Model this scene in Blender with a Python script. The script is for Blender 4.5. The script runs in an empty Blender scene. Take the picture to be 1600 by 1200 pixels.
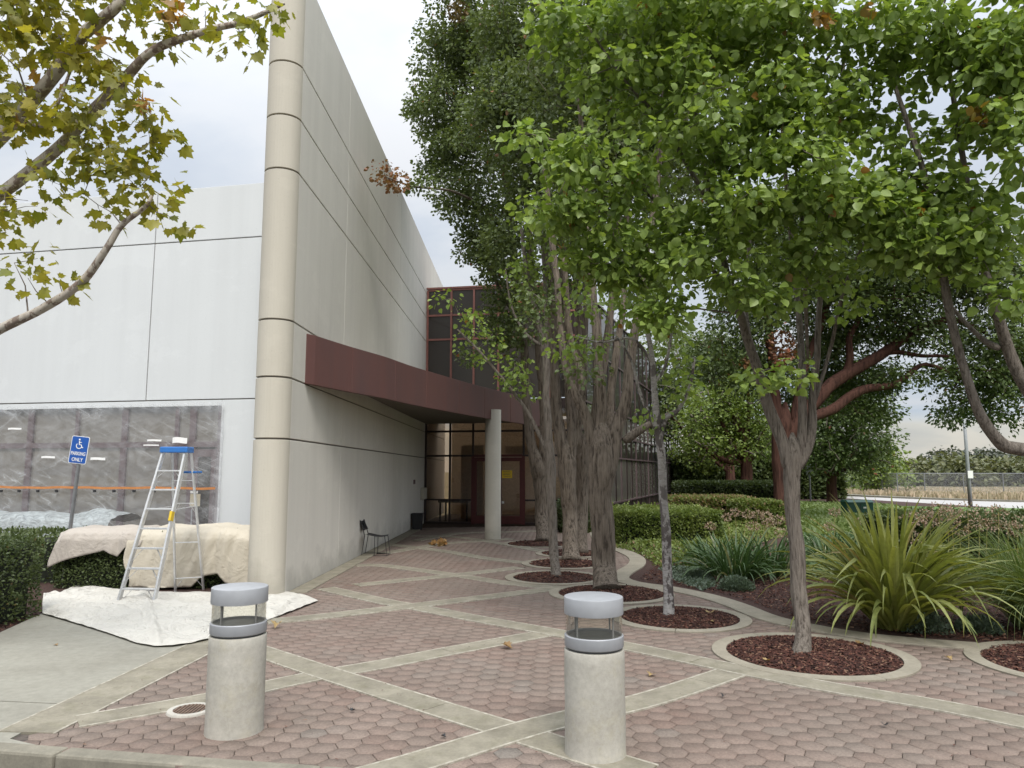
import bpy, math, random
import numpy as np
from mathutils import Vector, Matrix, noise as mnoise
rng = np.random.RandomState(7)
random.seed(7)
sc = bpy.context.scene
COL = sc.collection
PI = math.pi
# ------------------------------------------------------------------ camera
H = 1.85
FPX = 1150.0
PITCH = math.atan(137.0 / FPX)
cam = bpy.data.cameras.new('camera'); cam.sensor_width = 36.0; cam.lens = FPX / 1600 * 36
cam.clip_end = 3000; cam.clip_start = 0.05
camo = bpy.data.objects.new('camera', cam); COL.objects.link(camo)
camo.location = (0, 0, H); camo.rotation_euler = (PI / 2 + PITCH, 0, 0)
sc.camera = camo
# ------------------------------------------------------------------ light
EL, AZ = math.radians(52), math.radians(168)      # veiled sun behind the camera, to the right
world = bpy.data.worlds.new('World'); sc.world = world; world.use_nodes = True
nt = world.node_tree; nt.nodes.clear()
def wn(t, **k):
    n = nt.nodes.new(t)
    for a, b in k.items(): setattr(n, a, b)
    return n
def wmath(op, a, b=None, c=None, clamp=False):
    n = wn('ShaderNodeMath', operation=op); n.use_clamp = clamp
    for i, v in enumerate((a, b, c)):
        if v is None: continue
        if isinstance(v, (int, float)): n.inputs[i].default_value = v
        else: nt.links.new(v, n.inputs[i])
    return n.outputs[0]
out = wn('ShaderNodeOutputWorld'); bg = wn('ShaderNodeBackground'); bg.inputs[1].default_value = 0.1
nt.links.new(bg.outputs[0], out.inputs[0])
sky = wn('ShaderNodeTexSky', sky_type='NISHITA'); sky.sun_disc = False
sky.sun_elevation = EL; sky.sun_rotation = AZ; sky.air_density = 1.2; sky.dust_density = 3.0
tc = wn('ShaderNodeTexCoord'); sp = wn('ShaderNodeSeparateXYZ'); nt.links.new(tc.outputs['Generated'], sp.inputs[0])
zc = wmath('MAXIMUM', sp.outputs[2], 0.0)
den = wmath('ADD', zc, 0.22)
cb = wn('ShaderNodeCombineXYZ')
nt.links.new(wmath('DIVIDE', sp.outputs[0], den), cb.inputs[0]); nt.links.new(wmath('DIVIDE', sp.outputs[1], den), cb.inputs[1])
nz = wn('ShaderNodeTexNoise'); nz.inputs['Scale'].default_value = 1.3; nz.inputs['Detail'].default_value = 6; nz.inputs['Roughness'].default_value = .52
nz.inputs['Distortion'].default_value = .3
mp = wn('ShaderNodeMapping'); mp.inputs['Scale'].default_value = (1.0, 1.5, 1); mp.inputs['Location'].default_value = (2.3, .7, 0); mp.inputs['Rotation'].default_value = (0, 0, .5)
nt.links.new(cb.outputs[0], mp.inputs[0]); nt.links.new(mp.outputs[0], nz.inputs['Vector'])
cr = wn('ShaderNodeValToRGB'); nt.links.new(nz.outputs[0], cr.inputs[0])
e = cr.color_ramp.elements
e[0].position = .34; e[0].color = (.70, .76, .86, 1); e[1].position = .64; e[1].color = (.955, .965, .985, 1)
k = e.new(.46); k.color = (.80, .85, .92, 1); k = e.new(.54); k.color = (.90, .93, .97, 1)
hz = wn('ShaderNodeValToRGB'); nt.links.new(wmath('ADD', zc, wmath('MULTIPLY', wmath('SUBTRACT', nz.outputs[0], .5), .05)), hz.inputs[0])
e = hz.color_ramp.elements; e[0].position = 0.0; e[0].color = (1.02, .99, .93, 1); e[1].position = .16; e[1].color = (1.0, 1.0, 1.0, 1)
for p, c in ((.03, (1.06, .99, .86, 1)), (.055, (1.1, 1.03, .90, 1)), (.07, (.86, .93, 1.02, 1)), (.085, (.95, .97, 1.02, 1)), (.10, (.84, .91, 1.0, 1)), (.125, (1.0, 1.02, 1.05, 1))):
    k = e.new(p); k.color = c
mulc = wn('ShaderNodeMix', data_type='RGBA', blend_type='MULTIPLY'); mulc.inputs[0].default_value = 1
nt.links.new(cr.outputs[0], mulc.inputs[6]); nt.links.new(hz.outputs[0], mulc.inputs[7])
# overcast luminance rises towards the zenith
SKY_LEVEL = 4.9
lum = wmath('MULTIPLY', wmath('ADD', wmath('ADD', wmath('MULTIPLY', zc, 0.20), 0.78), wmath('MULTIPLY', wmath('POWER', zc, 3.0), 3.1)), SKY_LEVEL)
sc1 = wn('ShaderNodeVectorMath', operation='SCALE'); nt.links.new(mulc.outputs[2], sc1.inputs[0]); nt.links.new(lum, sc1.inputs[3])
mx = wn('ShaderNodeMix', data_type='RGBA'); mx.inputs[0].default_value = .88
nt.links.new(sky.outputs[0], mx.inputs[6]); nt.links.new(sc1.outputs[0], mx.inputs[7])
nt.links.new(mx.outputs[2], bg.inputs[0])
sun = bpy.data.lights.new('sun', 'SUN'); sun.energy = 1.5; sun.angle = math.radians(18); sun.color = (1, .96, .9)
suno = bpy.data.objects.new('sun', sun); COL.objects.link(suno)
sd = Vector((math.sin(AZ) * math.cos(EL), math.cos(AZ) * math.cos(EL), math.sin(EL)))
suno.rotation_euler = sd.to_track_quat('Z', 'Y').to_euler(); suno.location = (0, -5, 30)
sc.view_settings.view_transform = 'Standard'; sc.view_settings.look = 'None'
sc.view_settings.exposure = 0.95; sc.view_settings.gamma = 1; sc.view_settings.use_curve_mapping = False
sc.cycles.use_denoising = True
try: sc.cycles.denoiser = 'OPENIMAGEDENOISE'
except Exception: pass
sc.cycles.max_bounces = 6; sc.cycles.diffuse_bounces = 4; sc.cycles.glossy_bounces = 3
sc.cycles.transmission_bounces = 4; sc.cycles.transparent_max_bounces = 12
sc.cycles.caustics_reflective = False; sc.cycles.caustics_refractive = False
# ------------------------------------------------------------------ picture to place
def ray(x, y):
    a, b = (x - 800) / FPX, (600 - y) / FPX
    c, s = math.cos(PITCH), math.sin(PITCH)
    return Vector((a, c - b * s, s + b * c))
def G(x, y, z=0.0):
    d = ray(x, y); t = (z - H) / d.z
    return Vector((d.x * t, d.y * t, z))
def A(x, y, Y):
    d = ray(x, y); t = Y / d.y
    return Vector((d.x * t, Y, H + d.z * t))
def proj(P):
    P = np.asarray(P, dtype=float).reshape(-1, 3)
    c, s = math.cos(PITCH), math.sin(PITCH)
    f = P[:, 1] * c + (P[:, 2] - H) * s; u = -P[:, 1] * s + (P[:, 2] - H) * c
    ff = np.where(f > .05, f, .05)
    return 800 + FPX * P[:, 0] / ff, 600 - FPX * u / ff, f
class Plane:
    def __init__(s, p0, p1):
        s.p = Vector((p0[0], p0[1], 0)); d = Vector((p1[0] - p0[0], p1[1] - p0[1], 0)); s.L = d.length; s.d = d.normalized()
        s.n = Vector((s.d.y, -s.d.x, 0))        # to the right hand of the direction
    def pt(s, u, z, n=0.0):
        q = s.p + s.d * u + s.n * n; return Vector((q.x, q.y, z))
    def hit(s, x, y):
        d = ray(x, y); t = s.p.dot(s.n) / (d.x * s.n.x + d.y * s.n.y)
        q = Vector((d.x * t, d.y * t, H + d.z * t)); return (q - s.p).dot(s.d), q.z
# ------------------------------------------------------------------ objects
def tag(o, label=None, cat=None, group=None, kind=None):
    if label: o['label'] = label
    if cat: o['category'] = cat
    if group: o['group'] = group
    if kind: o['kind'] = kind
    return o
def thing(name, loc, label, cat, group=None, rz=0.0):
    o = bpy.data.objects.new(name, None); COL.objects.link(o); o.location = loc; o.rotation_euler = (0, 0, rz)
    o.empty_display_size = .1
    return tag(o, label, cat, group)
def worldloc(p):
    v = Vector((0, 0, 0))
    while p is not None: v += Vector(p.location); p = p.parent
    return v
def link(name, me, m, parent=None, smooth=False, bevel=0.0):
    if m is not None and not me.materials: me.materials.append(m)
    o = bpy.data.objects.new(name, me); COL.objects.link(o)
    if parent is not None: o.parent = parent
    if smooth and len(me.polygons): me.polygons.foreach_set('use_smooth', np.ones(len(me.polygons), dtype=bool))
    if bevel:
        b = o.modifiers.new('edge', 'BEVEL'); b.width = bevel; b.segments = 2; b.limit_method = 'ANGLE'
    return o
def dup(root, loc, rz=0.0, label=None):
    def cp(o, par):
        c = o.copy(); COL.objects.link(c); c.parent = par
        for ch in list(o.children): cp(ch, c)
        return c
    r = cp(root, None); r.location = loc; r.rotation_euler = (0, 0, rz)
    if label: r['label'] = label
    return r
class MB:
    def __init__(s): s.v = []; s.f = []
    def add(s, vs, fs):
        o = len(s.v); s.v += [tuple(v) for v in vs]; s.f += [tuple(i + o for i in f) for f in fs]; return s
    def box(s, x0, x1, y0, y1, z0, z1):
        return s.add([(x0, y0, z0), (x1, y0, z0), (x1, y1, z0), (x0, y1, z0), (x0, y0, z1), (x1, y0, z1), (x1, y1, z1), (x0, y1, z1)],
                     [(0, 3, 2, 1), (4, 5, 6, 7), (0, 1, 5, 4), (1, 2, 6, 5), (2, 3, 7, 6), (3, 0, 4, 7)])
    def pbox(s, pl, u0, u1, z0, z1, n0, n1):
        c = [pl.pt(u0, z0, n1), pl.pt(u1, z0, n1), pl.pt(u1, z0, n0), pl.pt(u0, z0, n0), pl.pt(u0, z1, n1), pl.pt(u1, z1, n1), pl.pt(u1, z1, n0), pl.pt(u0, z1, n0)]
        return s.add(c, [(0, 3, 2, 1), (4, 5, 6, 7), (0, 1, 5, 4), (1, 2, 6, 5), (2, 3, 7, 6), (3, 0, 4, 7)])
    def prism(s, poly, z0, z1):
        n = len(poly); a = sum(poly[i][0] * poly[(i + 1) % n][1] - poly[(i + 1) % n][0] * poly[i][1] for i in range(n))
        if a < 0: poly = list(poly)[::-1]
        v = [(p[0], p[1], z0) for p in poly] + [(p[0], p[1], z1) for p in poly]
        f = [tuple(range(n - 1, -1, -1)), tuple(range(n, 2 * n))] + [(i, (i + 1) % n, n + (i + 1) % n, n + i) for i in range(n)]
        return s.add(v, f)
    def bar(s, a, b, w, d=None, up=(0, 0, 1)):
        a, b = Vector(a), Vector(b); d = d or w; t = (b - a).normalized(); up = Vector(up)
        if abs(t.dot(up)) > .98: up = Vector((0, 1, 0))
        x = t.cross(up).normalized(); y = x.cross(t)
        v = []
        for p in (a, b):
            for i, j in ((-1, -1), (1, -1), (1, 1), (-1, 1)): v.append(p + x * (i * w / 2) + y * (j * d / 2))
        return s.add(v, [(0, 1, 2, 3), (7, 6, 5, 4), (0, 4, 5, 1), (1, 5, 6, 2), (2, 6, 7, 3), (3, 7, 4, 0)])
    def tube(s, pts, rad, n=8, wob=0.0, cap=True):
        pts = [Vector(p) for p in pts]
        if not hasattr(rad, '__len__'): rad = [rad] * len(pts)
        m = len(pts); o = len(s.v); x = None
        for i, p in enumerate(pts):
            t = (pts[min(i + 1, m - 1)] - pts[max(i - 1, 0)]).normalized()
            if x is None: x = t.cross(Vector((0.3, 1, .1))).normalized()
            x = (x - t * x.dot(t)).normalized(); y = t.cross(x)
            for k in range(n):
                a = 2 * PI * k / n; r = rad[i]
                if wob: r *= 1 + wob * mnoise.noise(Vector((math.cos(a) * 1.6, math.sin(a) * 1.6, i * .35 + p.x * 3)))
                q = p + x * (math.cos(a) * r) + y * (math.sin(a) * r); s.v.append((q.x, q.y, q.z))
        for i in range(m - 1):
            for k in range(n):
                k2 = (k + 1) % n; s.f.append((o + i * n + k, o + i * n + k2, o + (i + 1) * n + k2, o + (i + 1) * n + k))
        if cap: s.f.append(tuple(o + k for k in range(n))[::-1]); s.f.append(tuple(o + (m - 1) * n + k for k in range(n)))
        return s
    def lathe(s, prof, n=32, c=(0, 0, 0), cap=True):
        o = len(s.v)
        for r, z in prof:
            for k in range(n): a = 2 * PI * k / n; s.v.append((c[0] + r * math.cos(a), c[1] + r * math.sin(a), c[2] + z))
        m = len(prof)
        for i in range(m - 1):
            for k in range(n): k2 = (k + 1) % n; s.f.append((o + i * n + k, o + i * n + k2, o + (i + 1) * n + k2, o + (i + 1) * n + k))
        if cap: s.f.append(tuple(o + k for k in range(n))[::-1]); s.f.append(tuple(o + (m - 1) * n + k for k in range(n)))
        return s
    def grid(s, fn, nu, nv):
        o = len(s.v)
        for j in range(nv + 1):
            for i in range(nu + 1): s.v.append(tuple(fn(i / nu, j / nv)))
        for j in range(nv):
            for i in range(nu): a = o + j * (nu + 1) + i; s.f.append((a, a + 1, a + nu + 2, a + nu + 1))
        return s
    def build(s, name, m, parent=None, smooth=False, bevel=0.0, world=True):
        me = bpy.data.meshes.new(name)
        o = worldloc(parent) if (world and parent is not None) else Vector((0, 0, 0))
        me.from_pydata([(v[0] - o.x, v[1] - o.y, v[2] - o.z) for v in s.v], [], s.f); me.update()
        return link(name, me, m, parent, smooth, bevel)
def from_arrays(name, V, loops, sizes, m, parent=None, tint=None, smooth=False):
    me = bpy.data.meshes.new(name)
    me.vertices.add(len(V)); me.vertices.foreach_set('co', np.ascontiguousarray(V, dtype=np.float32).ravel())
    me.loops.add(len(loops)); me.loops.foreach_set('vertex_index', np.ascontiguousarray(loops, dtype=np.int32))
    me.polygons.add(len(sizes)); st = np.concatenate([[0], np.cumsum(sizes)[:-1]]).astype(np.int32)
    me.polygons.foreach_set('loop_start', st)
    try: me.polygons.foreach_set('loop_total', np.ascontiguousarray(sizes, dtype=np.int32))
    except Exception: pass
    if tint is not None:
        at = me.attributes.new('tint', 'FLOAT_COLOR', 'POINT'); at.data.foreach_set('color', np.ascontiguousarray(tint, dtype=np.float32).ravel())
    me.update(calc_edges=True)
    return link(name, me, m, parent, smooth)
def stamp(tv, tf, P, R, S, tint=None):
    """copies of a template at P (n,3) turned by R (n,3,3 columns) and scaled S (n,) or (n,3)"""
    tv = np.asarray(tv, float); n = len(P); k = len(tv); S = np.asarray(S, float)
    if S.ndim == 1: S = S[:, None]
    L = tv[None] * S[:, None, :]
    V = np.einsum('nij,nkj->nki', R, L) + P[:, None, :]
    fl = np.concatenate([np.array(f) for f in tf]); fs = np.array([len(f) for f in tf])
    loops = (fl[None] + (np.arange(n) * k)[:, None]).ravel(); sizes = np.tile(fs, n)
    T = None
    if tint is not None: T = np.repeat(np.c_[tint, np.ones(n)], k, axis=0)
    return V.reshape(-1, 3), loops, sizes, T
def norm(a): return a / np.maximum(np.linalg.norm(a, axis=-1, keepdims=True), 1e-9)
def frames(D, N):
    D = norm(D); N = norm(N - D * (N * D).sum(1, keepdims=True)); X = np.cross(D, N)
    return np.stack([X, D, N], axis=2)
def eul(rx, ry, rz): return np.array(Matrix.Rotation(rz, 3, 'Z') @ Matrix.Rotation(ry, 3, 'Y') @ Matrix.Rotation(rx, 3, 'X'))
def inpoly(x, y, poly):
    x = np.asarray(x); y = np.asarray(y); r = np.zeros(x.shape, bool); n = len(poly); j = n - 1
    for i in range(n):
        xi, yi = poly[i][0], poly[i][1]; xj, yj = poly[j][0], poly[j][1]
        c = ((yi > y) != (yj > y)) & (x < (xj - xi) * (y - yi) / ((yj - yi) or 1e-9) + xi); r ^= c; j = i
    return r
def segdist(x, y, pl):
    d = np.full(np.shape(x), 1e9)
    for a, b in zip(pl[:-1], pl[1:]):
        ax, ay, bx, by = a[0], a[1], b[0], b[1]; L2 = (bx - ax) ** 2 + (by - ay) ** 2 + 1e-12
        t = np.clip(((x - ax) * (bx - ax) + (y - ay) * (by - ay)) / L2, 0, 1)
        d = np.minimum(d, np.hypot(x - ax - t * (bx - ax), y - ay - t * (by - ay)))
    return d
def smoothline(pts, per=6):
    P = [Vector(p) for p in pts]; o = []
    for i in range(len(P) - 1):
        a, b, c, d = P[max(i - 1, 0)], P[i], P[i + 1], P[min(i + 2, len(P) - 1)]
        for k in range(per):
            t = k / per
            o.append(.5 * ((2 * b) + (c - a) * t + (2 * a - 5 * b + 4 * c - d) * t * t + (3 * b - a - 3 * c + d) * t ** 3))
    o.append(P[-1]); return o
# ------------------------------------------------------------------ materials
class NT:
    def __init__(s, name):
        s.m = bpy.data.materials.new(name); s.m.use_nodes = True; s.t = s.m.node_tree; s.t.nodes.clear()
        s.out = s.n('ShaderNodeOutputMaterial'); s.b = s.n('ShaderNodeBsdfPrincipled'); s.l(s.b.outputs[0], s.out.inputs[0]); s._co = None
    def n(s, t, **k):
        n = s.t.nodes.new(t)
        for a, b in k.items(): setattr(n, a, b)
        return n
    def l(s, a, b): s.t.links.new(a, b)
    def co(s, kind='Object'):
        if s._co is None: s._co = s.n('ShaderNodeTexCoord')
        return s._co.outputs[kind]
    def wpos(s): return s.n('ShaderNodeNewGeometry').outputs['Position']
    def noise(s, scale=5, det=4, rough=.55, stretch=None, src=None, dist=0):
        src = src or s.wpos()
        if stretch: mp = s.n('ShaderNodeMapping'); mp.inputs['Scale'].default_value = stretch; s.l(src, mp.inputs[0]); src = mp.outputs[0]
        z = s.n('ShaderNodeTexNoise'); z.inputs['Scale'].default_value = scale; z.inputs['Detail'].default_value = det; z.inputs['Roughness'].default_value = rough
        z.inputs['Distortion'].default_value = dist
        s.l(src, z.inputs['Vector']); return z.outputs[0]
    def ramp(s, v, stops):
        r = s.n('ShaderNodeValToRGB'); s.l(v, r.inputs[0]); e = r.color_ramp.elements
        def c4(c): return (c, c, c, 1) if isinstance(c, (int, float)) else (*c, 1)
        e[0].position = stops[0][0]; e[0].color = c4(stops[0][1]); e[1].position = stops[-1][0]; e[1].color = c4(stops[-1][1])
        for p, c in stops[1:-1]: q = e.new(p); q.color = c4(c)
        return r.outputs[0]
    def mix(s, f, a, b, bt='MIX'):
        m = s.n('ShaderNodeMix', data_type='RGBA', blend_type=bt)
        for i, v in ((0, f), (6, a), (7, b)):
            if isinstance(v, (int, float)): m.inputs[i].default_value = v
            elif isinstance(v, tuple): m.inputs[i].default_value = (*v, 1)
            else: s.l(v, m.inputs[i])
        return m.outputs[2]
    def math(s, op, a, b=0.0, clamp=False):
        m = s.n('ShaderNodeMath', operation=op); m.use_clamp = clamp
        for i, v in enumerate((a, b)):
            if isinstance(v, (int, float)): m.inputs[i].default_value = v
            else: s.l(v, m.inputs[i])
        return m.outputs[0]
    def bump(s, h, st=.3, dist=.01):
        b = s.n('ShaderNodeBump'); b.inputs['Strength'].default_value = st; b.inputs['Distance'].default_value = dist
        s.l(h, b.inputs['Height']); s.l(b.outputs[0], s.b.inputs['Normal']); return b
    def set(s, col=None, rough=None, metal=None, spec=None):
        if col is not None:
            if isinstance(col, tuple): s.b.inputs['Base Color'].default_value = (*col, 1)
            else: s.l(col, s.b.inputs['Base Color'])
        if rough is not None:
            if isinstance(rough, (int, float)): s.b.inputs['Roughness'].default_value = rough
            else: s.l(rough, s.b.inputs['Roughness'])
        if metal is not None: s.b.inputs['Metallic'].default_value = metal
        if spec is not None: s.b.inputs['Specular IOR Level'].default_value = spec
        return s.m
def simple(name, c, rough=.6, metal=0, var=.12, scale=12, bump=.1, spec=None):
    k = NT(name); z = k.noise(scale, 5)
    d = tuple(x * (1 - var * 1.5) for x in c); u = tuple(min(1, x * (1 + var)) for x in c)
    k.set(k.ramp(z, [(.3, d), (.7, u)]), rough, metal, spec)
    if bump: k.bump(k.noise(scale * 8, 3), bump, .004)
    return k.m
def stucco(name, base, dirt, streak=.35, top=.0):
    k = NT(name)
    st = k.ramp(k.noise(1.0, 6, .6, (3.0, 3.0, .10)), [(.38, 0), (.72, 1)])
    bl = k.ramp(k.noise(.55, 6, .6), [(.35, 0), (.7, 1)])
    f = k.math('MULTIPLY', k.math('ADD', k.math('MULTIPLY', st, .7), k.math('MULTIPLY', bl, .5)), streak, True)
    c = k.mix(f, base, dirt)
    sp = k.ramp(k.noise(45, 3), [(.62, 0), (.75, .35)])
    c = k.mix(sp, c, tuple(x * .8 for x in dirt))
    zz_ = k.n('ShaderNodeSeparateXYZ'); k.l(k.wpos(), zz_.inputs[0])
    gr = k.ramp(k.math('ADD', zz_.outputs[2], k.math('MULTIPLY', k.math('SUBTRACT', k.noise(1.7, 5, .65), .5), 1.3)), [(.05, .55), (.45, 0)])
    c = k.mix(gr, c, tuple(x * .72 for x in dirt))
    pt = k.ramp(k.noise(.9, 6, .7, (1, 1, 1.6)), [(.56, 0), (.60, .10)])
    c = k.mix(pt, c, tuple(min(1, x * 1.25) for x in base))
    k.set(c, .85, 0, .25); k.bump(k.noise(70, 4, .7), .25, .006)
    return k.m
def concrete(name, c, dark, scale=1.0, stain=.6, moss=None):
    k = NT(name)
    a = k.ramp(k.noise(2.2 * scale, 8, .65), [(.3, 0), (.7, 1)]); b = k.ramp(k.noise(26 * scale, 6, .75), [(.3, .84), (.7, 1.10)])
    col = k.mix(k.math('MULTIPLY', a, stain), c, dark)
    if moss: col = k.mix(k.ramp(k.noise(5 * scale, 6, .7), [(.5, 0), (.68, .55)]), col, moss)
    col = k.mix(1.0, col, b, 'MULTIPLY')
    sp = k.ramp(k.noise(220, 2), [(.66, 0), (.74, .45)]); col = k.mix(sp, col, (.10, .095, .085))
    k.set(col, .88, 0, .25); k.bump(k.noise(120, 5, .7), .35, .004)
    return k.m
def leafmat(name, a, b, dead=(.22, .12, .04), trans=.35, rough=.42, back=1.25):
    k = NT(name); at = k.n('ShaderNodeAttribute', attribute_name='tint'); sp = k.n('ShaderNodeSeparateColor'); k.l(at.outputs['Color'], sp.inputs[0])
    f = k.math('ADD', k.math('MULTIPLY', sp.outputs[0], .55), k.math('MULTIPLY', sp.outputs[1], .45))
    c = k.mix(f, a, b); c = k.mix(sp.outputs[2], c, dead)
    z = k.ramp(k.noise(18, 2), [(.3, .82), (.7, 1.12)]); c = k.mix(1.0, c, z, 'MULTIPLY')
    g = k.n('ShaderNodeNewGeometry'); bk = k.mix(1.0, c, (min(1, back), min(1, back * .98), min(1, back * .95)), 'MULTIPLY')
    cc = k.mix(g.outputs['Backfacing'], c, k.mix(.25, c, (.16, .22, .12)))
    k.set(cc, rough, 0, .4)
    tr = k.n('ShaderNodeBsdfTranslucent'); tcx = k.mix(1.0, c, (1.0, 1.0, .45), 'MULTIPLY'); k.l(tcx, tr.inputs[0])
    ms = k.n('ShaderNodeMixShader'); ms.inputs[0].default_value = trans; k.l(k.b.outputs[0], ms.inputs[1]); k.l(tr.outputs[0], ms.inputs[2]); k.l(ms.outputs[0], k.out.inputs[0])
    return k.m
def bark(name, c, d, sc_=14, st=.8, patch=None, horiz=False):
    k = NT(name); z = k.noise(sc_, 6, .65, (1, 1, 3.0) if horiz else (1, 1, .11), k.co(), .35)
    f = k.ramp(z, [(.38, d), (.47, tuple(x * .6 + y * .4 for x, y in zip(c, d))), (.62, c)])
    if patch: f = k.mix(k.ramp(k.noise(patch[1], 4, .6, (1, 1, .6)), [(.5, 0), (.53, 1)]), f, patch[0])
    f = k.mix(k.ramp(k.noise(1.6, 4), [(.4, 0), (.7, .4)]), f, tuple(x * .6 for x in c))
    k.set(f, .9, 0, .2); k.bump(z, st, .045); return k.m
M = {}
M['wall_grey'] = stucco('wall_grey', (.74, .715, .655), (.53, .51, .465), .36)
M['nose'] = stucco('nose_beige', (.53, .50, .43), (.41, .38, .32), .5)
M['wall_white'] = stucco('wall_white', (.625, .65, .66), (.53, .55, .56), .4)
M['joint'] = simple('joint_dark', (.22, .20, .18), .9)
M['column'] = stucco('column_paint', (.55, .52, .45), (.42, .40, .34), .4)
k = NT('paver'); at = k.n('ShaderNodeAttribute', attribute_name='tint'); sp_ = k.n('ShaderNodeSeparateColor'); k.l(at.outputs['Color'], sp_.inputs[0])
c = k.ramp(sp_.outputs[0], [(0, (.180, .123, .101)), (.35, (.212, .155, .129)), (.7, (.235, .184, .155)), (1, (.198, .178, .157))])
big = k.ramp(k.noise(.55, 5, .6), [(.35, 0), (.68, 1)])
c = k.mix(k.math('MULTIPLY', big, .65), c, (.20, .165, .140))
c = k.mix(k.math('MULTIPLY', k.ramp(k.noise(2.3, 5, .7), [(.42, 0), (.6, 1)]), .35), c, (.145, .12, .10))
c = k.mix(1.0, c, k.ramp(k.noise(60, 4, .7), [(.3, .75), (.7, 1.2)]), 'MULTIPLY')
c = k.mix(k.ramp(k.noise(160, 2), [(.64, 0), (.72, .5)]), c, (.42, .38, .33))
k.set(c, .9, 0, .2); k.bump(k.noise(150, 4, .7), .4, .004); M['paver'] = k.m
M['substrate'] = simple('paver_joint_sand', (.095, .078, .066), .95, var=.4, scale=20)
M['band'] = concrete('band_concrete', (.31, .285, .225), (.17, .155, .12), 1.3, .95, (.165, .155, .10))
M['ring'] = concrete('ring_concrete', (.33, .30, .24), (.22, .20, .155), 1.0, .8)
M['mortar'] = concrete('mortar_edge', (.50, .47, .40), (.22, .20, .155), 8, 1.0)
M['walk'] = concrete('sidewalk_concrete', (.305, .295, .25), (.22, .21, .175), .5, .8)
M['kerb'] = concrete('kerb_concrete', (.27, .25, .20), (.16, .15, .12), 2.5, .9)
M['asphalt'] = concrete('asphalt', (.075, .072, .066), (.05, .05, .048), 1.5, .6)
M['bollard'] = concrete('bollard_concrete', (.47, .45, .40), (.33, .315, .27), 1.0, .8, (.40, .37, .28))
M['alu'] = simple('grey_paint_metal', (.34, .352, .372), .5, .15, var=.05, bump=.03)
M['alu_dark'] = simple('dark_metal', (.10, .105, .11), .45, .4, var=.1)
M['ladder'] = simple('ladder_aluminium', (.72, .73, .74), .38, .55, var=.08, bump=.05)
M['blue'] = simple('blue_plastic', (.03, .16, .48), .45, 0, var=.08)
M['black'] = simple('black_plastic', (.022, .022, .024), .5, 0, var=.1)
M['maroon'] = stucco('maroon_fascia', (.150, .070, .062), (.115, .066, .064), .9)
M['maroon'].node_tree.nodes['Principled BSDF'].inputs['Roughness'].default_value = .5
M['redframe'] = simple('red_frame', (.26, .11, .092), .5, 0, var=.1)
M['redframe_dark'] = simple('dark_red_frame', (.085, .018, .018), .45, 0, var=.1)
M['frame_dark'] = simple('dark_frame', (.03, .018, .017), .45)  # near-black; carries the shade on the lower entrance frames
M['mauve'] = simple('mauve_frame', (.115, .078, .082), .5)
M['soffit'] = simple('soffit', (.20, .18, .15), .8)
M['room_wall'] = simple('room_wall', (.74, .62, .47), .85)
M['carpet'] = simple('lobby_floor', (.10, .075, .06), .9)
M['mulch_base'] = simple('mulch_base', (.055, .025, .018), .95, var=.5, scale=40, bump=.8)
k = NT('mulch_chip'); at = k.n('ShaderNodeAttribute', attribute_name='tint'); sp_ = k.n('ShaderNodeSeparateColor'); k.l(at.outputs['Color'], sp_.inputs[0])
k.set(k.ramp(sp_.outputs[0], [(0, (.025, .011, .009)), (.5, (.075, .030, .022)), (.85, (.12, .052, .036)), (1, (.24, .15, .10))]), .85, 0, .25); M['chip'] = k.m
M['cloth_white'] = simple('drop_cloth', (.70, .675, .62), .9, var=.06, scale=3, bump=.1)
M['cloth_tan'] = simple('canvas_tan', (.62, .55, .43), .9, var=.10, scale=4, bump=.15)
M['cloth_grey'] = simple('canvas_grey', (.50, .45, .40), .9, var=.10, scale=5, bump=.15)
M['white'] = simple('white_plastic', (.78, .78, .76), .5, var=.03)
M['signblue'] = simple('sign_blue', (.012, .085, .36), .4, var=.04, bump=0)
M['orange'] = simple('orange_tape', (.52, .21, .07), .5, var=.1)
M['yellow'] = simple('yellow_paper', (.72, .50, .03), .6, var=.03, bump=0)
M['paper'] = simple('cream_paper', (.52, .46, .33), .7, var=.05)
M['post'] = simple('galvanised_post', (.27, .28, .29), .45, .6, var=.1)
def tinted(name, c, refl, transp, tcol=(.3, .25, .22), rough=.02, fm=1.0):
    k = NT(name); k.set(c, .5, 0, .3)
    g = k.n('ShaderNodeBsdfGlossy'); g.inputs[0].default_value = (1, 1, 1, 1); g.inputs[1].default_value = rough
    z = k.n('ShaderNodeBump'); z.inputs['Strength'].default_value = .04; z.inputs['Distance'].default_value = .05; k.l(k.noise(.8, 2), z.inputs['Height']); k.l(z.outputs[0], g.inputs['Normal'])
    t = k.n('ShaderNodeBsdfTransparent'); t.inputs[0].default_value = (*tcol, 1)
    m1 = k.n('ShaderNodeMixShader'); m1.inputs[0].default_value = transp; k.l(k.b.outputs[0], m1.inputs[1]); k.l(t.outputs[0], m1.inputs[2])
    fr = k.n('ShaderNodeFresnel'); fr.inputs[0].default_value = 1.5
    f2 = k.math('ADD', k.math('MULTIPLY', fr.outputs[0], fm), refl, True)
    m2 = k.n('ShaderNodeMixShader'); k.l(f2, m2.inputs[0]); k.l(m1.outputs[0], m2.inputs[1]); k.l(g.outputs[0], m2.inputs[2]); k.l(m2.outputs[0], k.out.inputs[0])
    return k.m
M['glass_dark'] = tinted('dark_glass', (.022, .016, .013), .04, 0, fm=.6)
M['glass_lobby'] = tinted('lobby_glass', (.02, .015, .012), .02, .95, (.80, .72, .64))
M['glass_taupe'] = tinted('blind_glass', (.17, .155, .135), .05, 0)
M['glass_clear'] = tinted('clear_acrylic', (.7, .68, .6), .0, .96, (.96, .95, .90), fm=.6)
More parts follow.
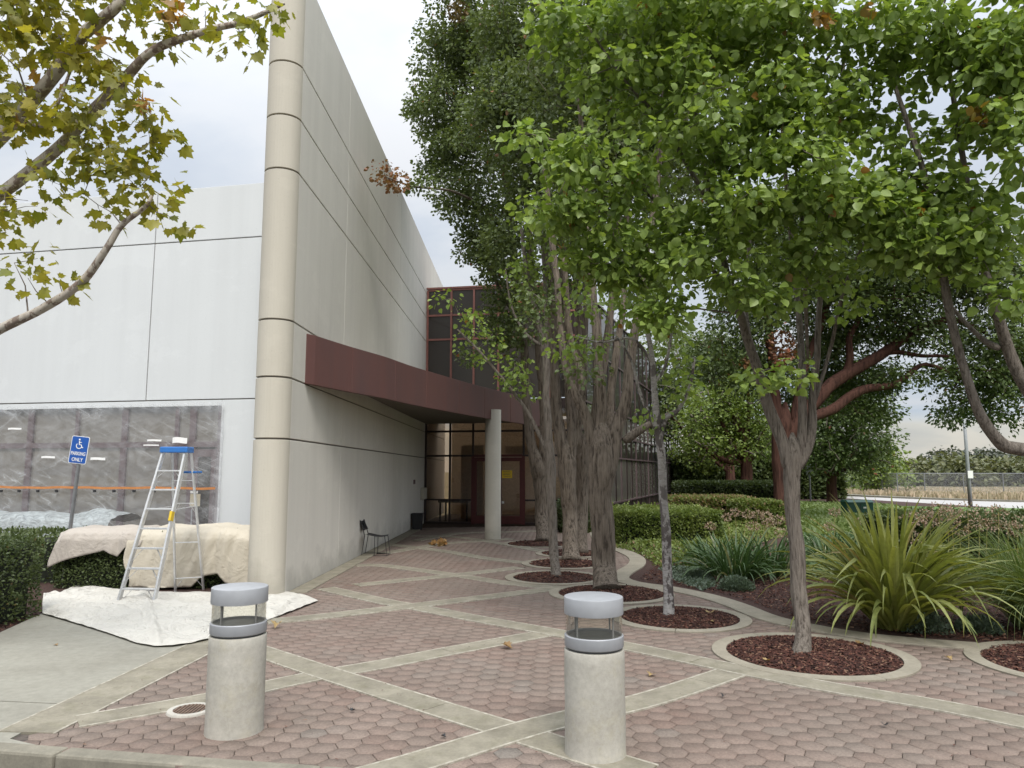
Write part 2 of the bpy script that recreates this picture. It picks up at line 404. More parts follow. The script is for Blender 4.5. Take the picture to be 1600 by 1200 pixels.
# leaves
M['leaf_pear'] = leafmat('leaf_pear', (.160, .255, .048), (.365, .475, .13), (.40, .15, .05), .45)
M['leaf_dark'] = leafmat('leaf_dark', (.092, .132, .045), (.20, .255, .095), (.34, .12, .07), .35)
M['leaf_camphor'] = leafmat('leaf_camphor', (.065, .105, .032), (.15, .205, .065), (.38, .12, .08), .35)
M['leaf_lime'] = leafmat('leaf_lime', (.12, .19, .035), (.27, .34, .08), (.2, .12, .04), .38)
M['leaf_plane'] = leafmat('leaf_plane', (.18, .22, .030), (.50, .42, .07), (.48, .20, .05), .5)
M['leaf_hedge'] = leafmat('leaf_hedge', (.050, .078, .026), (.125, .16, .058), (.2, .12, .05), .28)
M['leaf_hedge_light'] = leafmat('leaf_hedge_light', (.11, .17, .035), (.25, .30, .085), (.36, .23, .15), .35)
M['leaf_flax'] = leafmat('leaf_flax', (.17, .21, .045), (.44, .45, .14), (.50, .36, .18), .35, .38)
M['leaf_aga'] = leafmat('leaf_aga', (.045, .095, .035), (.10, .17, .065), (.5, .48, .32), .28)
M['leaf_silver'] = leafmat('leaf_silver', (.09, .13, .09), (.18, .23, .17), (.2, .2, .15), .2)
M['leaf_grass'] = leafmat('leaf_grass', (.12, .19, .05), (.27, .33, .13), (.42, .36, .2), .35)
M['leaf_fallen'] = leafmat('leaf_fallen', (.25, .11, .04), (.45, .25, .09), (.6, .42, .2), .2)
M['leaf_far'] = leafmat('leaf_far', (.095, .115, .055), (.185, .185, .085), (.22, .13, .05), .25)
M['leaf_far_dark'] = leafmat('leaf_far_dark', (.06, .07, .055), (.10, .11, .08), (.1, .07, .05), .2)
M['dry_grass'] = leafmat('dry_grass', (.42, .33, .24), (.60, .50, .39), (.3, .2, .1), .2, .8)
M['umbel'] = leafmat('umbel', (.30, .20, .15), (.50, .37, .29), (.6, .45, .35), .2, .8)
M['stalk'] = leafmat('stalk', (.30, .28, .10), (.42, .38, .17), (.4, .3, .15), .1, .7)
M['bark_pear'] = bark('bark_pear', (.265, .232, .198), (.095, .080, .066), 44, 1.0)
M['bark_old'] = bark('bark_old', (.255, .212, .170), (.062, .049, .038), 30, 1.0)
M['bark_pale'] = bark('bark_pale', (.40, .38, .36), (.22, .20, .19), 14, .3, ((.10, .085, .08), 7), True)
M['bark_red'] = bark('bark_red', (.115, .056, .042), (.038, .019, .015), 12, .9)
M['bark_plane'] = bark('bark_plane', (.52, .48, .42), (.40, .35, .29), 10, .3, ((.22, .17, .14), 16))
M['bark_twig'] = simple('twig', (.17, .14, .12), .85, var=.2, scale=9)
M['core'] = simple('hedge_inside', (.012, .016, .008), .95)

def clothmat(name, c, st=.6):
    k = NT(name); w = k.noise(2.6, 4, .55, None, k.wpos(), 1.6); r1 = k.math('ABSOLUTE', k.math('SUBTRACT', w, .5)); w2 = k.noise(7, 4, .6, None, None, 1.2); r2 = k.math('ABSOLUTE', k.math('SUBTRACT', w2, .5))
    h = k.math('ADD', k.math('MULTIPLY', r1, 1.0), k.math('MULTIPLY', r2, .35)); col = k.mix(k.ramp(k.noise(1.1, 5, .6), [(.4, 0), (.75, .5)]), c, tuple(x * .8 for x in c))
    k.set(col, .92, 0, .15); k.bump(h, st, .10); return k.m
M['cloth_white'] = clothmat('drop_cloth', (.56, .54, .49), .9)
M['cloth_tan'] = clothmat('canvas_tan', (.52, .475, .39), .4)
M['cloth_grey'] = clothmat('canvas_grey', (.43, .39, .345), .4)
# ================================================================== THE SETTING
WING = Plane(G(445, 929), G(642, 828))
TH = .56
fdir = Vector((.9806, -.196, 0)); fr = A(400, 800, 14.6); fr.z = 0
FR1 = fr + fdir * 1.08
FAC = Plane(fr - fdir * 16, FR1)
GL = Plane(G(662, 818), G(815, 820))
g905 = GL.pt(GL.hit(905, 800)[0], 0)
SIDE = Plane(g905, G(1065, 775))
# kerb line and regions
K0, K1 = G(0, 1163), G(480, 1199)
kd = (K1 - K0).normalized()
def kl(t, off=0.0):
    q = K0 + kd * t; return Vector((q.x + kd.y * off, q.y - kd.x * off, 0))
KL, KR = kl(-9), kl(16)
bed_px = [(905, 817), (930, 828), (938, 838), (948, 850), (975, 860), (1001, 872), (1003, 884), (985, 896), (978, 905), (1000, 913), (1050, 920), (1110, 932), (1160, 947), (1215, 968), (1290, 984), (1360, 995), (1440, 1003), (1530, 1010), (1640, 1022), (1800, 1040)]
BED = [v.xy for v in smoothline([G(*p) for p in bed_px], 4)]
BED = [Vector(v) for v in BED] + [Vector((11.5, 5.6))]
P_left = G(15, 1157); P_mid = G(318, 997); wing0 = WING.pt(-.3, 0, 0)
plaza = [P_left.xy, P_mid.xy, wing0.xy, WING.pt(WING.L + .6, 0).xy, g905.xy] + BED + [Vector((11.5, 2.6)), kl(14).xy, kl(.3).xy]
plaza = [(p[0], p[1]) for p in plaza]

def sheet(name, poly, z, m, kind='structure'):
    mb = MB(); mb.add([(p[0], p[1], z) for p in poly], [tuple(range(len(poly)))]); o = mb.build(name, M[m]); o['kind'] = kind
    return o
k = NT('far_ground'); z = k.ramp(k.noise(.08, 5), [(.35, (.10, .09, .045)), (.65, (.17, .14, .08))]); k.set(k.mix(1, z, k.ramp(k.noise(3, 5), [(.3, .7), (.7, 1.2)]), 'MULTIPLY'), .95); M['far_ground'] = k.m
sheet('ground', [(-1500, -200), (1500, -200), (1500, 2500), (-1500, 2500)], -.22, 'far_ground')
# near street
mb = MB(); a, b, c, d = kl(-30, .16), kl(40, .16), kl(40, 14), kl(-30, 14)
mb.add([(p.x, p.y, -.15) for p in (a, b, c, d)], [(0, 3, 2, 1)]); mb.build('street', M['asphalt'])['kind'] = 'structure'
# kerb, in cast lengths
kb = thing('kerb', kl(0), None, None); kb['kind'] = 'structure'
t = -14.0
cuts = [-14, -8, -2.2, .55, 2.35, 5.4, 8.5, 12, 16, 20]
for t0, t1 in zip(cuts[:-1], cuts[1:]):
    q = [kl(t0 + .006), kl(t1 - .006), kl(t1 - .006, .15), kl(t0 + .006, .15)]
    MB().prism([(p.x, p.y) for p in q], -.21, .022).build('kerb_stone', M['kerb'], kb, bevel=.02)
# paver bed, walk, planting soil
mb = MB(); mb.prism(plaza, -.20, 0.0); base = mb.build('plaza_paving', M['substrate']); base['kind'] = 'structure'
walk_poly = [kl(.3), P_left, P_mid, wing0, G(380, 924), G(330, 934), G(200, 928), G(85, 938), G(70, 958), G(0, 990), G(-260, 1062), G(-900, 1100)]
walk_poly = [(p.x, p.y) for p in walk_poly] + [(kl(-9).x, kl(-9).y)]
sdw = thing('sidewalk', G(150, 1050), None, None); sdw['kind'] = 'structure'
# two slabs divided by a tooled joint
jA, jB = G(-300, 1085), G(112, 1103)
def clip(poly, a, b, side):
    o = []; n = len(poly)
    f = lambda p: ((b.x - a.x) * (p[1] - a.y) - (b.y - a.y) * (p[0] - a.x)) * side
    for i in range(n):
        p, q = poly[i], poly[(i + 1) % n]; fp, fq = f(p), f(q)
        if fp >= 0: o.append(p)
        if fp * fq < 0: t = fp / (fp - fq); o.append((p[0] + (q[0] - p[0]) * t, p[1] + (q[1] - p[1]) * t))
    return o
nrm = Vector((-(jB - jA).y, (jB - jA).x, 0)).normalized() * .006
MB().prism(clip(walk_poly, jA + nrm, jB + nrm, 1), -.15, .014).build('slab', M['walk'], sdw)
MB().prism(clip(walk_poly, jA - nrm, jB - nrm, -1), -.15, .012).build('slab', M['walk'], sdw)
soilL = [(-16, 4.9), (KL.x, KL.y), (walk_poly[-2][0], walk_poly[-2][1])] + [G(*p).to_tuple()[:2] for p in [(-260, 1062), (0, 990), (70, 958), (85, 938), (200, 928), (330, 934), (380, 924)]] + [WING.pt(4, 0, -TH).to_tuple()[:2], (-5, 15.5), (-20, 19), (-22, 8)]
MB().prism(soilL[2:], -.2, .004).build('planting_soil', M['mulch_base'])['kind'] = 'structure'
bedpoly = [(p.x, p.y) for p in BED] + [(24, 5), (30, 24), (26, 33.0), (22, 62), SIDE.pt(SIDE.L, 0).to_tuple()[:2]]
MB().prism(bedpoly, -.2, .004).build('garden_bed', M['mulch_base'])['kind'] = 'structure'
# ---- concrete bands of the paving
bands_px = [
    [(40, 1148), (330, 1006), (452, 942)],
    [(120, 1131), (318, 1096), (487, 1060), (600, 1040), (700, 1020), (862, 990)],
    [(366, 1006), (487, 1047), (600, 1083), (700, 1115), (806, 1148), (890, 1175), (1010, 1212)],
    [(560, 1222), (650, 1196), (806, 1148), (881, 1128), (985, 1104), (1060, 1082), (1148, 1052)],
    [(508, 921), (600, 942), (645, 950), (750, 970), (862, 990), (1000, 1017), (1148, 1048), (1300, 1078), (1450, 1103), (1600, 1133), (1800, 1175)],
    [(416, 974), (500, 966), (645, 949), (760, 935), (872, 921)],
    [(556, 885), (600, 885), (712, 900), (790, 912), (872, 920)],
    [(556, 916), (640, 907), (712, 900), (812, 888)],
    [(642, 838), (700, 839), (757, 846), (845, 862)],
    [(600, 866), (690, 851), (757, 846), (800, 843)],
    [(650, 846), (720, 834), (800, 832), (880, 829)],
    [(600, 851), (690, 862), (760, 874), (830, 882)],
]
band_lines = []
bw = .29
circles = []      # (centre, mulch radius, ring radius)
for (x, y, r) in [(1268, 1025, .83), (1061, 967, .74), (955, 929, .80), (867, 904, .73), (884, 882, .74), (896, 866, .72), (842, 851, .80), (1692, 1042, .83)]:
    circles.append((G(x, y), r, r + .145))
for bi, px in enumerate(bands_px):
    L = [G(*p) for p in px]; w = bw if bi != 0 else .42
    band_lines.append((L, w))
    z1 = .0175 + .0016 * (bi % 6)
    # cut to lengths about 3.5 m with tooled joints
    pts = smoothline(L, 5)
    P = [pts[0]]; acc = 0
    runs = []; cur = [pts[0]]
    for a, b in zip(pts[:-1], pts[1:]):
        acc += (b - a).length; cur.append(b)
        if acc > 3.2: runs.append(cur); cur = [b]; acc = 0
    if len(cur) > 1: runs.append(cur)
    root = thing('concrete_band', pts[0], None, None); root['kind'] = 'structure'
    def strip(pts, w0, w1, za, zb, trim):
        mb = MB(); n = len(pts); V = []
        for i, p in enumerate(pts):
            t = (pts[min(i + 1, n - 1)] - pts[max(i - 1, 0)]).normalized(); s = Vector((t.y, -t.x, 0)); q = p.copy()
            if i == 0: q = q + t * trim
            if i == n - 1: q = q - t * trim
            for ww, zz in ((w0, za), (w0, zb), (w1, zb), (w1, za)): r = q + s * ww; V.append((r.x, r.y, zz))
        F = []
        for i in range(n - 1):
            for k2 in range(4): F.append((i * 4 + k2, i * 4 + (k2 + 1) % 4, i * 4 + 4 + (k2 + 1) % 4, i * 4 + 4 + k2))
        F += [(3, 2, 1, 0), tuple((n - 1) * 4 + j for j in range(4))]
        mb.add(V, F); return mb
    for r in runs:
        strip(r, -w / 2, w / 2, -.01, z1, .004).build('slab', M['band'], root)
        for sgn in (-1, 1):
            e0, e1 = sgn * w / 2 - .010, sgn * w / 2 + .010
            strip(r, e0, e1, -.01, z1 + .0014, .0).build('mortar_edge', M['mortar'], root)
# curb of the bed and strip along the wall
def curb(name, pts, w, z1, m, off=0):
    root = thing(name, pts[0], None, None); root['kind'] = 'structure'
    cur = [pts[0]]; acc = 0; runs = []
    for a, b in zip(pts[:-1], pts[1:]):
        acc += (b - a).length; cur.append(b)
        if acc > 1.8: runs.append(cur); cur = [b]; acc = 0
    if len(cur) > 1: runs.append(cur)
    for r in runs: strip(r, off, off + w, -.01, z1, .005).build('kerb_stone', M[m], root, bevel=.008)
curb('bed_kerb', [Vector((p.x, p.y, 0)) for p in BED], .34, .030, 'ring', -.06)
curb('wall_footing', [WING.pt(u, 0, .0) for u in np.linspace(.05, WING.L, 12)], .30, .0275, 'band', .012)
# rings + mulch
def mulch_chips(C, R, n, dome, size=.03):
    r = R * np.sqrt(rng.rand(n)); a = rng.rand(n) * 2 * PI
    P = np.c_[C.x + r * np.cos(a), C.y + r * np.sin(a), dome * (1 - (r / R) ** 2) + .014 + rng.rand(n) * .016]
    D = np.c_[rng.randn(n), rng.randn(n), rng.randn(n) * .25]; N = np.c_[rng.randn(n) * .35, rng.randn(n) * .35, np.ones(n)]
    S = np.c_[size * (.3 + rng.rand(n) * .3), size * (.5 + rng.rand(n) * 1.2), size * (.3 + rng.rand(n) * .3)]
    return P, frames(D, N), S, np.c_[rng.rand(n) ** 1.3, rng.rand(n), np.zeros(n)]
CH_V = [(-.5, -.5, 0), (.5, -.5, 0), (.4, .5, 0), (-.3, .55, 0), (0, 0, .5)]; CH_F = [(0, 1, 4), (1, 2, 4), (2, 3, 4), (3, 0, 4)]
for ci, (C, r, ro) in enumerate(circles):
    ring = thing('tree_ring', C, None, None); ring['kind'] = 'structure'
    nseg = 4 if ci in (0, 1, 7) else 3
    for sgi in range(nseg):
        a0, a1 = 2 * PI * sgi / nseg + .3 + ci, 2 * PI * (sgi + 1) / nseg + .3 + ci; g = .004
        aa = np.linspace(a0 + g, a1 - g, 15)
        poly = [(C.x + ro * math.cos(a), C.y + ro * math.sin(a)) for a in aa] + [(C.x + r * math.cos(a), C.y + r * math.sin(a)) for a in aa[::-1]]
        MB().prism(poly, -.01, .0285).build('kerb_stone', M['ring'], ring, bevel=.003)
    near = C.y < 14
    n = 5200 if C.y < 9 else (3600 if C.y < 12 else 1400)
    MB().lathe([(r - .005, .012), (r * .8, .022), (r * .5, .04), (.001, .055)], 32, (C.x, C.y, 0)).build('soil', M['mulch_base'], ring, smooth=True)
    P, R_, S, T = mulch_chips(C, r - .01, n, .05, .034 if near else .05)
    V, Lp, Sz, TT = stamp(CH_V, CH_F, P, R_, S, T)
    V -= np.array([C.x, C.y, 0]); o = from_arrays('mulch', V, Lp, Sz, M['chip'], ring, TT); o['kind'] = 'stuff'
# ---- pavers: real hexagonal blocks
a_ = .104; rot = math.radians(-4)
ii, jj = np.meshgrid(np.arange(-60, 90), np.arange(-5, 160))
hx = ii * 1.5 * a_; hy = jj * math.sqrt(3) * a_ + (ii % 2) * math.sqrt(3) / 2 * a_
X = (hx * math.cos(rot) - hy * math.sin(rot)).ravel(); Y = (hx * math.sin(rot) + hy * math.cos(rot)).ravel() + 3.2
plaza_k = plaza[:-2] + [tuple(kl(14, .07).xy), tuple(kl(-.3, .07).xy)]
keep = inpoly(X, Y, plaza_k) & (X < 9.5)
X, Y = X[keep], Y[keep]
def shrinkok(x, y):
    ok = np.ones(len(x), bool)
    for L, w in band_lines: ok &= segdist(x, y, [(p.x, p.y) for p in smoothline(L, 5)]) > w / 2 - a_ * .80
    for C, r, ro in circles: ok &= np.hypot(x - C.x, y - C.y) > ro - a_ * .85
    ok &= segdist(x, y, [(p.x, p.y) for p in BED]) > .10
    ok &= segdist(x, y, [(P_left.x, P_left.y), (P_mid.x, P_mid.y), (wing0.x, wing0.y)]) > a_ * .5
    ok &= segdist(x, y, [tuple(WING.pt(0, 0).xy), tuple(WING.pt(WING.L + .6, 0).xy)]) > a_ * 1.6
    return ok
keep = shrinkok(X, Y); X, Y = X[keep], Y[keep]; n = len(X)
hxv = []
for (s_, z) in ((.958, 0), (.966, -.001), (.968, -.022)):
    for q in range(6):
        an = q * PI / 3; hxv.append((s_ * a_ * math.cos(an), s_ * a_ * math.sin(an), z))
hxf = [tuple(range(6))] + [(6 + q, 6 + (q + 1) % 6, (q + 1) % 6, q) for q in range(6)] + [(12 + q, 12 + (q + 1) % 6, 6 + (q + 1) % 6, 6 + q) for q in range(6)]
sx, sy, sf = proj(np.c_[X, Y, np.zeros(n)])
vis = (sf > 0) & (sx > -20) & (sx < 1620) & (sy < 1215)
ordr = np.argsort(np.where(vis, sf, 1e6)); near_i = ordr[:300]; rest = ordr[300:]
Zp = .0112 + rng.rand(n) * .0008
# settlement patches shared by neighbours
patch = np.array([mnoise.noise(Vector((x * 1.1, y * 1.1, 0))) for x, y in zip(X, Y)])
tnt = np.clip(.45 + patch * .40 + rng.randn(n) * .13, 0, 1)
def warp(V):
    V = V.copy()
    for i, (x, y, z) in enumerate(V):
        V[i, 0] += mnoise.noise(Vector((x * 9, y * 9, 0))) * .022; V[i, 1] += mnoise.noise(Vector((x * 9, y * 9, 5))) * .022; V[i, 2] += mnoise.noise(Vector((x * .9, y * .9, 8))) * .0025
    return V
tx = rng.randn(n) * .004; ty = rng.randn(n) * .004; rz = rot + rng.randn(n) * .012
def rotm(tx, ty, rz):
    c, s = np.cos(rz), np.sin(rz); R = np.zeros((len(rz), 3, 3)); R[:, 0, 0] = c; R[:, 0, 1] = -s; R[:, 1, 0] = s; R[:, 1, 1] = c; R[:, 2, 2] = 1
    R[:, 2, 0] = tx; R[:, 2, 1] = ty; return R
R_ = rotm(tx, ty, rz)
V, Lp, Sz, TT = stamp(hxv, hxf, np.c_[X, Y, Zp][rest], R_[rest], np.ones(len(rest)), np.c_[tnt, tnt, tnt][rest])
o = from_arrays('pavers', warp(V), Lp, Sz, M['paver'], base, TT); o['kind'] = 'stuff'
lib = []
for q in range(8):
    V, Lp, Sz, TT = stamp(hxv, hxf, np.zeros((1, 3)), np.eye(3)[None], np.ones(1), np.full((1, 3), (q + .5) / 8))
    o = from_arrays('paver', V, Lp, Sz, M['paver'], None, TT); lib.append(o.data); bpy.data.objects.remove(o)
for i in near_i:
    c_ = np.array([X[i], Y[i], Zp[i]]); V, Lp, Sz, TT = stamp(hxv, hxf, c_[None], R_[i][None], np.ones(1), np.full((1, 3), tnt[i]))
    o = from_arrays('paver', warp(V) - c_, Lp, Sz, M['paver'], base, TT); o.location = tuple(c_)
# ================================================================== tall angled wall
def wall_panels(root, pl, us, zs, n0, n1, m, core, gap=.014, bev=.006):
    for u0, u1 in zip(us[:-1], us[1:]):
        for z0, z1 in zip(zs[:-1], zs[1:]):
            MB().pbox(pl, u0 + gap * .5, u1 - gap * .5, z0 + gap, z1 - gap, n0, n1).build('panel', M[m], root, bevel=bev)
    MB().pbox(pl, us[0] + .02, us[-1] - .02, zs[0] + .02, zs[-1] - .03, n0 - .02 if core is None else core[0], core[1]).build('wall_core', M['joint'], root)
wing = thing('wing_wall', WING.pt(0, 0), 'tall cream concrete blade wall with rounded beige end and grooved joints', 'wall')
zs = [0, 2.35, 3.30, 4.20, 6.64, 7.54, 8.45, 10.12]
u_a = WING.hit(541, 400)[0]; u_b = WING.hit(626, 400)[0]; u_c = WING.hit(677, 440)[0]; u_d = WING.hit(698, 450)[0]
us = [-0.0055, u_a, u_b, u_c, u_d]
for n0, n1 in ((-.10, 0), (-TH, -TH + .10)):
    for u0, u1 in zip(us[:-1], us[1:]):
        for z0, z1 in zip(zs[:-1], zs[1:]):
            MB().pbox(WING, u0 + .006, u1 - .006, z0 + (.014 if z0 else 0), z1 - .014, n0, n1).build('panel', M['wall_grey'], wing, bevel=.006)
MB().pbox(WING, .0, u_d - .02, 0, 10.09, -TH + .03, -.03).build('wall_core', M['joint'], wing)
rr = TH / 2
for z0, z1 in zip(zs[:-1], zs[1:]):
    def nose(rad, a, b, m, nm, bev):
        poly = []
        for an in np.linspace(-PI / 2, PI / 2, 21):
            q = WING.pt(-math.cos(an) * rad * 1.0, 0, -rr + math.sin(an) * rad); poly.append((q.x, q.y))
        MB().prism(poly, a, b).build(nm, M[m], wing, bevel=bev)
    nose(rr, z0 + (.014 if z0 else 0), z1 - .014, 'nose', 'rounded_end', .006)
nose(rr - .03, 0, 10.09, 'joint', 'wall_core', 0)
# small fixtures on the wall
u, z = WING.hit(647, 753); s = thing('wall_sign', WING.pt(u, z, .0), 'small dark plaque fixed to the cream wall above the metal box', 'sign')
MB().pbox(WING, u - .16, u + .16, z - .07, z + .07, .002, .02).build('plate', M['redframe_dark'], s)
MB().pbox(WING, u - .05, u + .0, z - .03, z + .03, .0205, .024).build('mark', M['alu_dark'], s)
u, z = WING.hit(659, 771); s = thing('wall_box', WING.pt(u, z, 0), 'small beige metal box on the cream wall beside the glass entrance', 'box')
MB().pbox(WING, u - .34, u + .34, z - .20, z + .20, .002, .13).build('body', M['nose'], s, bevel=.01)
MB().pbox(WING, u - .30, u + .30, z - .17, z + .17, .131, .145).build('cover', M['column'], s, bevel=.005)
# ================================================================== left facade
bld = thing('office_building', FAC.pt(FAC.L - 4, 0), 'white painted office facade with plastic covered windows at left', 'building')
UR = FAC.L
uj = FAC.hit(235, 500)[0]; uw = FAC.hit(346, 640)[0]; zt = 7.80
cols = [uj - 18, uj - 12, uj - 6, uj, UR]
zf = [3.30, 6.64, zt]
for u0, u1 in zip(cols[:-1], cols[1:]):
    for z0, z1 in zip(zf[:-1], zf[1:]):
        MB().pbox(FAC, u0 + .012, u1 - .012, z0 + .012, z1 - .012, -.2, 0).build('panel', M['wall_white'], bld, bevel=.006)
MB().pbox(FAC, cols[0], uw, 3.17, 3.288, -.2, 0).build('lintel', M['wall_white'], bld, bevel=.006)
MB().pbox(FAC, uw + .004, UR, 0, 3.288, -.2, 0).build('panel', M['wall_white'], bld, bevel=.006)
MB().pbox(FAC, cols[0], UR, 3.2, zt - .05, -.26, -.03).build('wall_core', M['joint'], bld)
MB().pbox(FAC, cols[0], uw, -.1, .35, -.2, 0).build('base_wall', M['wall_white'], bld, bevel=.006)
MB().pbox(FAC, cols[0], UR, -.1, 3.2, -1.6, -1.5).build('inner_wall', M['soffit'], bld)
MB().pbox(FAC, cols[0], UR - 2.2, zt - .3, zt - .2, -9, -.27).build('roof', M['soffit'], bld)
zw0, zw1, zh = .35, 3.17, FAC.hit(200, 695)[1]
uv = [FAC.hit(x, 700)[0] for x in (-240, -157, -73, -16, 42, 115, 190, 272)]
ud0 = FAC.hit(296, 720)[0]
win = MB()
for i, u in enumerate(uv + [ud0]):
    w = .045 if i % 2 else .07
    MB().pbox(FAC, u - w, u + w, zw0, zw1, -.14, -.05).build('mullion', M['mauve'], bld)
MB().pbox(FAC, uv[0], uw, zh - .055, zh + .055, -.13, -.045).build('transom', M['mauve'], bld)
MB().pbox(FAC, uw - .09, uw - .0, 0, zw1, -.14, -.04).build('door_frame', M['mauve'], bld)
alls = uv + [ud0, uw - .05]
for u0, u1 in zip(alls[:-1], alls[1:]):
    for z0, z1 in ((zw0, zh), (zh, zw1)):
        if u0 >= ud0 - .01 and z0 == zw0: continue
        MB().pbox(FAC, u0 + .04, u1 - .04, z0 + .01, z1 - .01, -.11, -.095).build('window_pane', M['glass_taupe'], bld)
dr = MB(); dr.pbox(FAC, ud0 + .06, ud0 + .16, 0, zh - .25, -.12, -.04); dr.pbox(FAC, uw - .20, uw - .10, 0, zh - .25, -.12, -.04); dr.pbox(FAC, ud0 + .06, uw - .10, zh - .25, zh - .10, -.12, -.04); dr.pbox(FAC, ud0 + .16, uw - .20, 0, .25, -.12, -.04)
door = dr.build('door', M['mauve'], bld)
MB().pbox(FAC, ud0 + .16, uw - .2, .25, zh - .25, -.09, -.08).build('pane', M['glass_dark'], door)
hu = FAC.hit(289, 800)[0]; z0, z1 = FAC.hit(289, 832)[1], FAC.hit(289, 795)[1]
MB().tube([FAC.pt(ud0 + .11, z0, -.04), FAC.pt(ud0 + .11, z0, .0), FAC.pt(ud0 + .11, z1, .0), FAC.pt(ud0 + .11, z1, -.04)], .014, 6).build('handle', M['alu'], door)
for (x0, y0, x1, y1, m) in ((295, 772, 312, 791, 'paper'), (296, 767, 308, 771, 'white')):
    a, b = FAC.hit(x0, y1), FAC.hit(x1, y0); MB().pbox(FAC, a[0], b[0], a[1], b[1], -.03, -.026).build('notice', M[m], door)
# ---- plastic sheet over the windows
k = NT('plastic_film'); k.set((.62, .64, .66), .35, 0, .5)
wv = k.noise(1.6, 6, .62, (1, 1, 1.4), None, 2.2)
def rotn(ang, stretch, sc__, dist):
    mp = k.n('ShaderNodeMapping', vector_type='TEXTURE'); mp.inputs['Rotation'].default_value = (0, ang, 0); mp.inputs['Scale'].default_value = stretch; k.l(k.wpos(), mp.inputs[0]); return k.noise(sc__, 2, .45, None, mp.outputs[0], dist)
fine = rotn(.45, (2.6, 1, .35), 1.6, .5)
rid = k.math('ABSOLUTE', k.math('SUBTRACT', fine, .5)); rid2 = k.math('ABSOLUTE', k.math('SUBTRACT', rotn(-.35, (2.2, 1, .4), 1.5, .7), .5)); hi = k.math('MULTIPLY', k.math('MAXIMUM', k.ramp(rid, [(0, .34), (.012, .12), (.05, .0)]), k.ramp(rid2, [(0, .28), (.008, .10), (.04, 0)])), k.ramp(k.noise(1.3, 3), [(.42, .04), (.62, 1)]))
cloudy = k.ramp(wv, [(.35, .09), (.72, .27)])
k.bump(fine, .6, .05)
tr = k.n('ShaderNodeBsdfTransparent'); ms = k.n('ShaderNodeMixShader'); at = k.n('ShaderNodeAttribute', attribute_name='tint'); sp_ = k.n('ShaderNodeSeparateColor'); k.l(at.outputs['Color'], sp_.inputs[0])
k.l(k.math('ADD', k.math('ADD', hi, cloudy), sp_.outputs[0], True), ms.inputs[0]); k.l(tr.outputs[0], ms.inputs[1]); k.l(k.b.outputs[0], ms.inputs[2]); k.l(ms.outputs[0], k.out.inputs[0]); M['film'] = k.m
k2 = NT('tape_white'); k2.set((.85, .85, .84), .4); M['tape'] = k2.m
nu, nv = 220, 70; uu0, uu1 = uv[0] - .3, FAC.hit(353, 640)[0]; zz0, zz1 = .02, FAC.hit(340, 629)[1]
V = []; T = []
for j in range(nv + 1):
    for i in range(nu + 1):
        u = uu0 + (uu1 - uu0) * i / nu; z = zz0 + (zz1 - zz0) * j / nv; s_ = j / nv
        bag = math.sin(PI * min(1, s_)) * .05 + .02
        w = mnoise.noise(Vector((u * 1.1, z * 1.7, 0))) * .05 + abs(mnoise.noise(Vector((u * 3.1 + z * 1.3, z * 2.2, 4)))) * .045
        fold = abs(mnoise.noise(Vector((u * 9, z * .8, 9)))) * (.09 * max(0, (s_ - .86) / .14) + .05 * max(0, (.22 - s_) / .22))
        V.append(FAC.pt(u, z, .012 + bag * .8 + abs(w) * (min(1, (1 - s_) * 6 + .1)) + fold))
        edge = max(0, (s_ - .93) / .07) * .38 * (.5 + mnoise.noise(Vector((u * 5, 0, 2)))) + max(0, 1 - abs(i / nu - 1) * 45) * .3
        T.append((edge + (.35 if s_ < .2 and mnoise.noise(Vector((u * 2, z * 3, 5))) > 0 else 0), 0, 0, 1))
ps = thing('plastic_sheet', FAC.pt(uu1 - 3, 0, .02), 'clear crinkled plastic sheeting taped over the facade windows', 'plastic sheet')
F = [(a, a + 1, a + nu + 2, a + nu + 1) for j in range(nv) for i in range(nu) for a in [j * (nu + 1) + i]]
V = np.array([tuple(v) for v in V]) - np.array(ps.location)
o = from_arrays('film', V, np.array(F).ravel(), np.full(len(F), 4), M['film'], ps, np.array(T), True)
for (x0, y0, x1, y1) in ((22, 669, 43, 672), (74, 713, 95, 716), (150, 715, 173, 719), (238, 687, 260, 690), (232, 695, 256, 697), (277, 684, 300, 693)):
    a, b = FAC.hit(x0, y1), FAC.hit(x1, y0); mb = MB()
    mb.grid(lambda s, t: FAC.pt(a[0] + (b[0] - a[0]) * s, a[1] + (b[1] - a[1]) * (t + .10 * math.sin(s * 5)), .155 + .01 * math.sin(s * 6)), 6, 1); mb.build('tape', M['tape'], ps)
zo = FAC.hit(200, 762)[1]
ot = thing('orange_strip', FAC.pt(uw, zo, .17), 'orange tape strip with black clips running across the plastic sheeting', 'tape')
MB().grid(lambda s, t: FAC.pt(uu0 + .1 + (uu1 - uu0 - .15) * s, zo + (t - .5) * .045 + .006 * math.sin(s * 31) + .004 * math.sin(s * 83), .165 + .006 * math.sin(s * 60)), 160, 1).build('strip', M['orange'], ot)
for x in (-60, -25, 12, 40, 69, 98, 127, 157, 187, 218, 249, 281, 312):
    u, z = FAC.hit(x, 767); MB().pbox(FAC, u - .03, u + .03, z - .025, z + .025, .15, .175).build('clip', M['black'], ot)
# ================================================================== glass entrance block
ent = thing('entrance_block', GL.pt(2, 0), 'dark glazed entrance block with red window frames behind the trees', 'building')
gx = [668, 703, 739, 778, 818, 860, 905]; gu = [GL.hit(x, 700)[0] for x in gx]; gu[0] = .04
ZT = GL.hit(735, 451)[1]; zr = [GL.hit(735, y)[1] for y in (491, 529)]
zl = [.0, .85, 2.42, 3.30, 4.45]
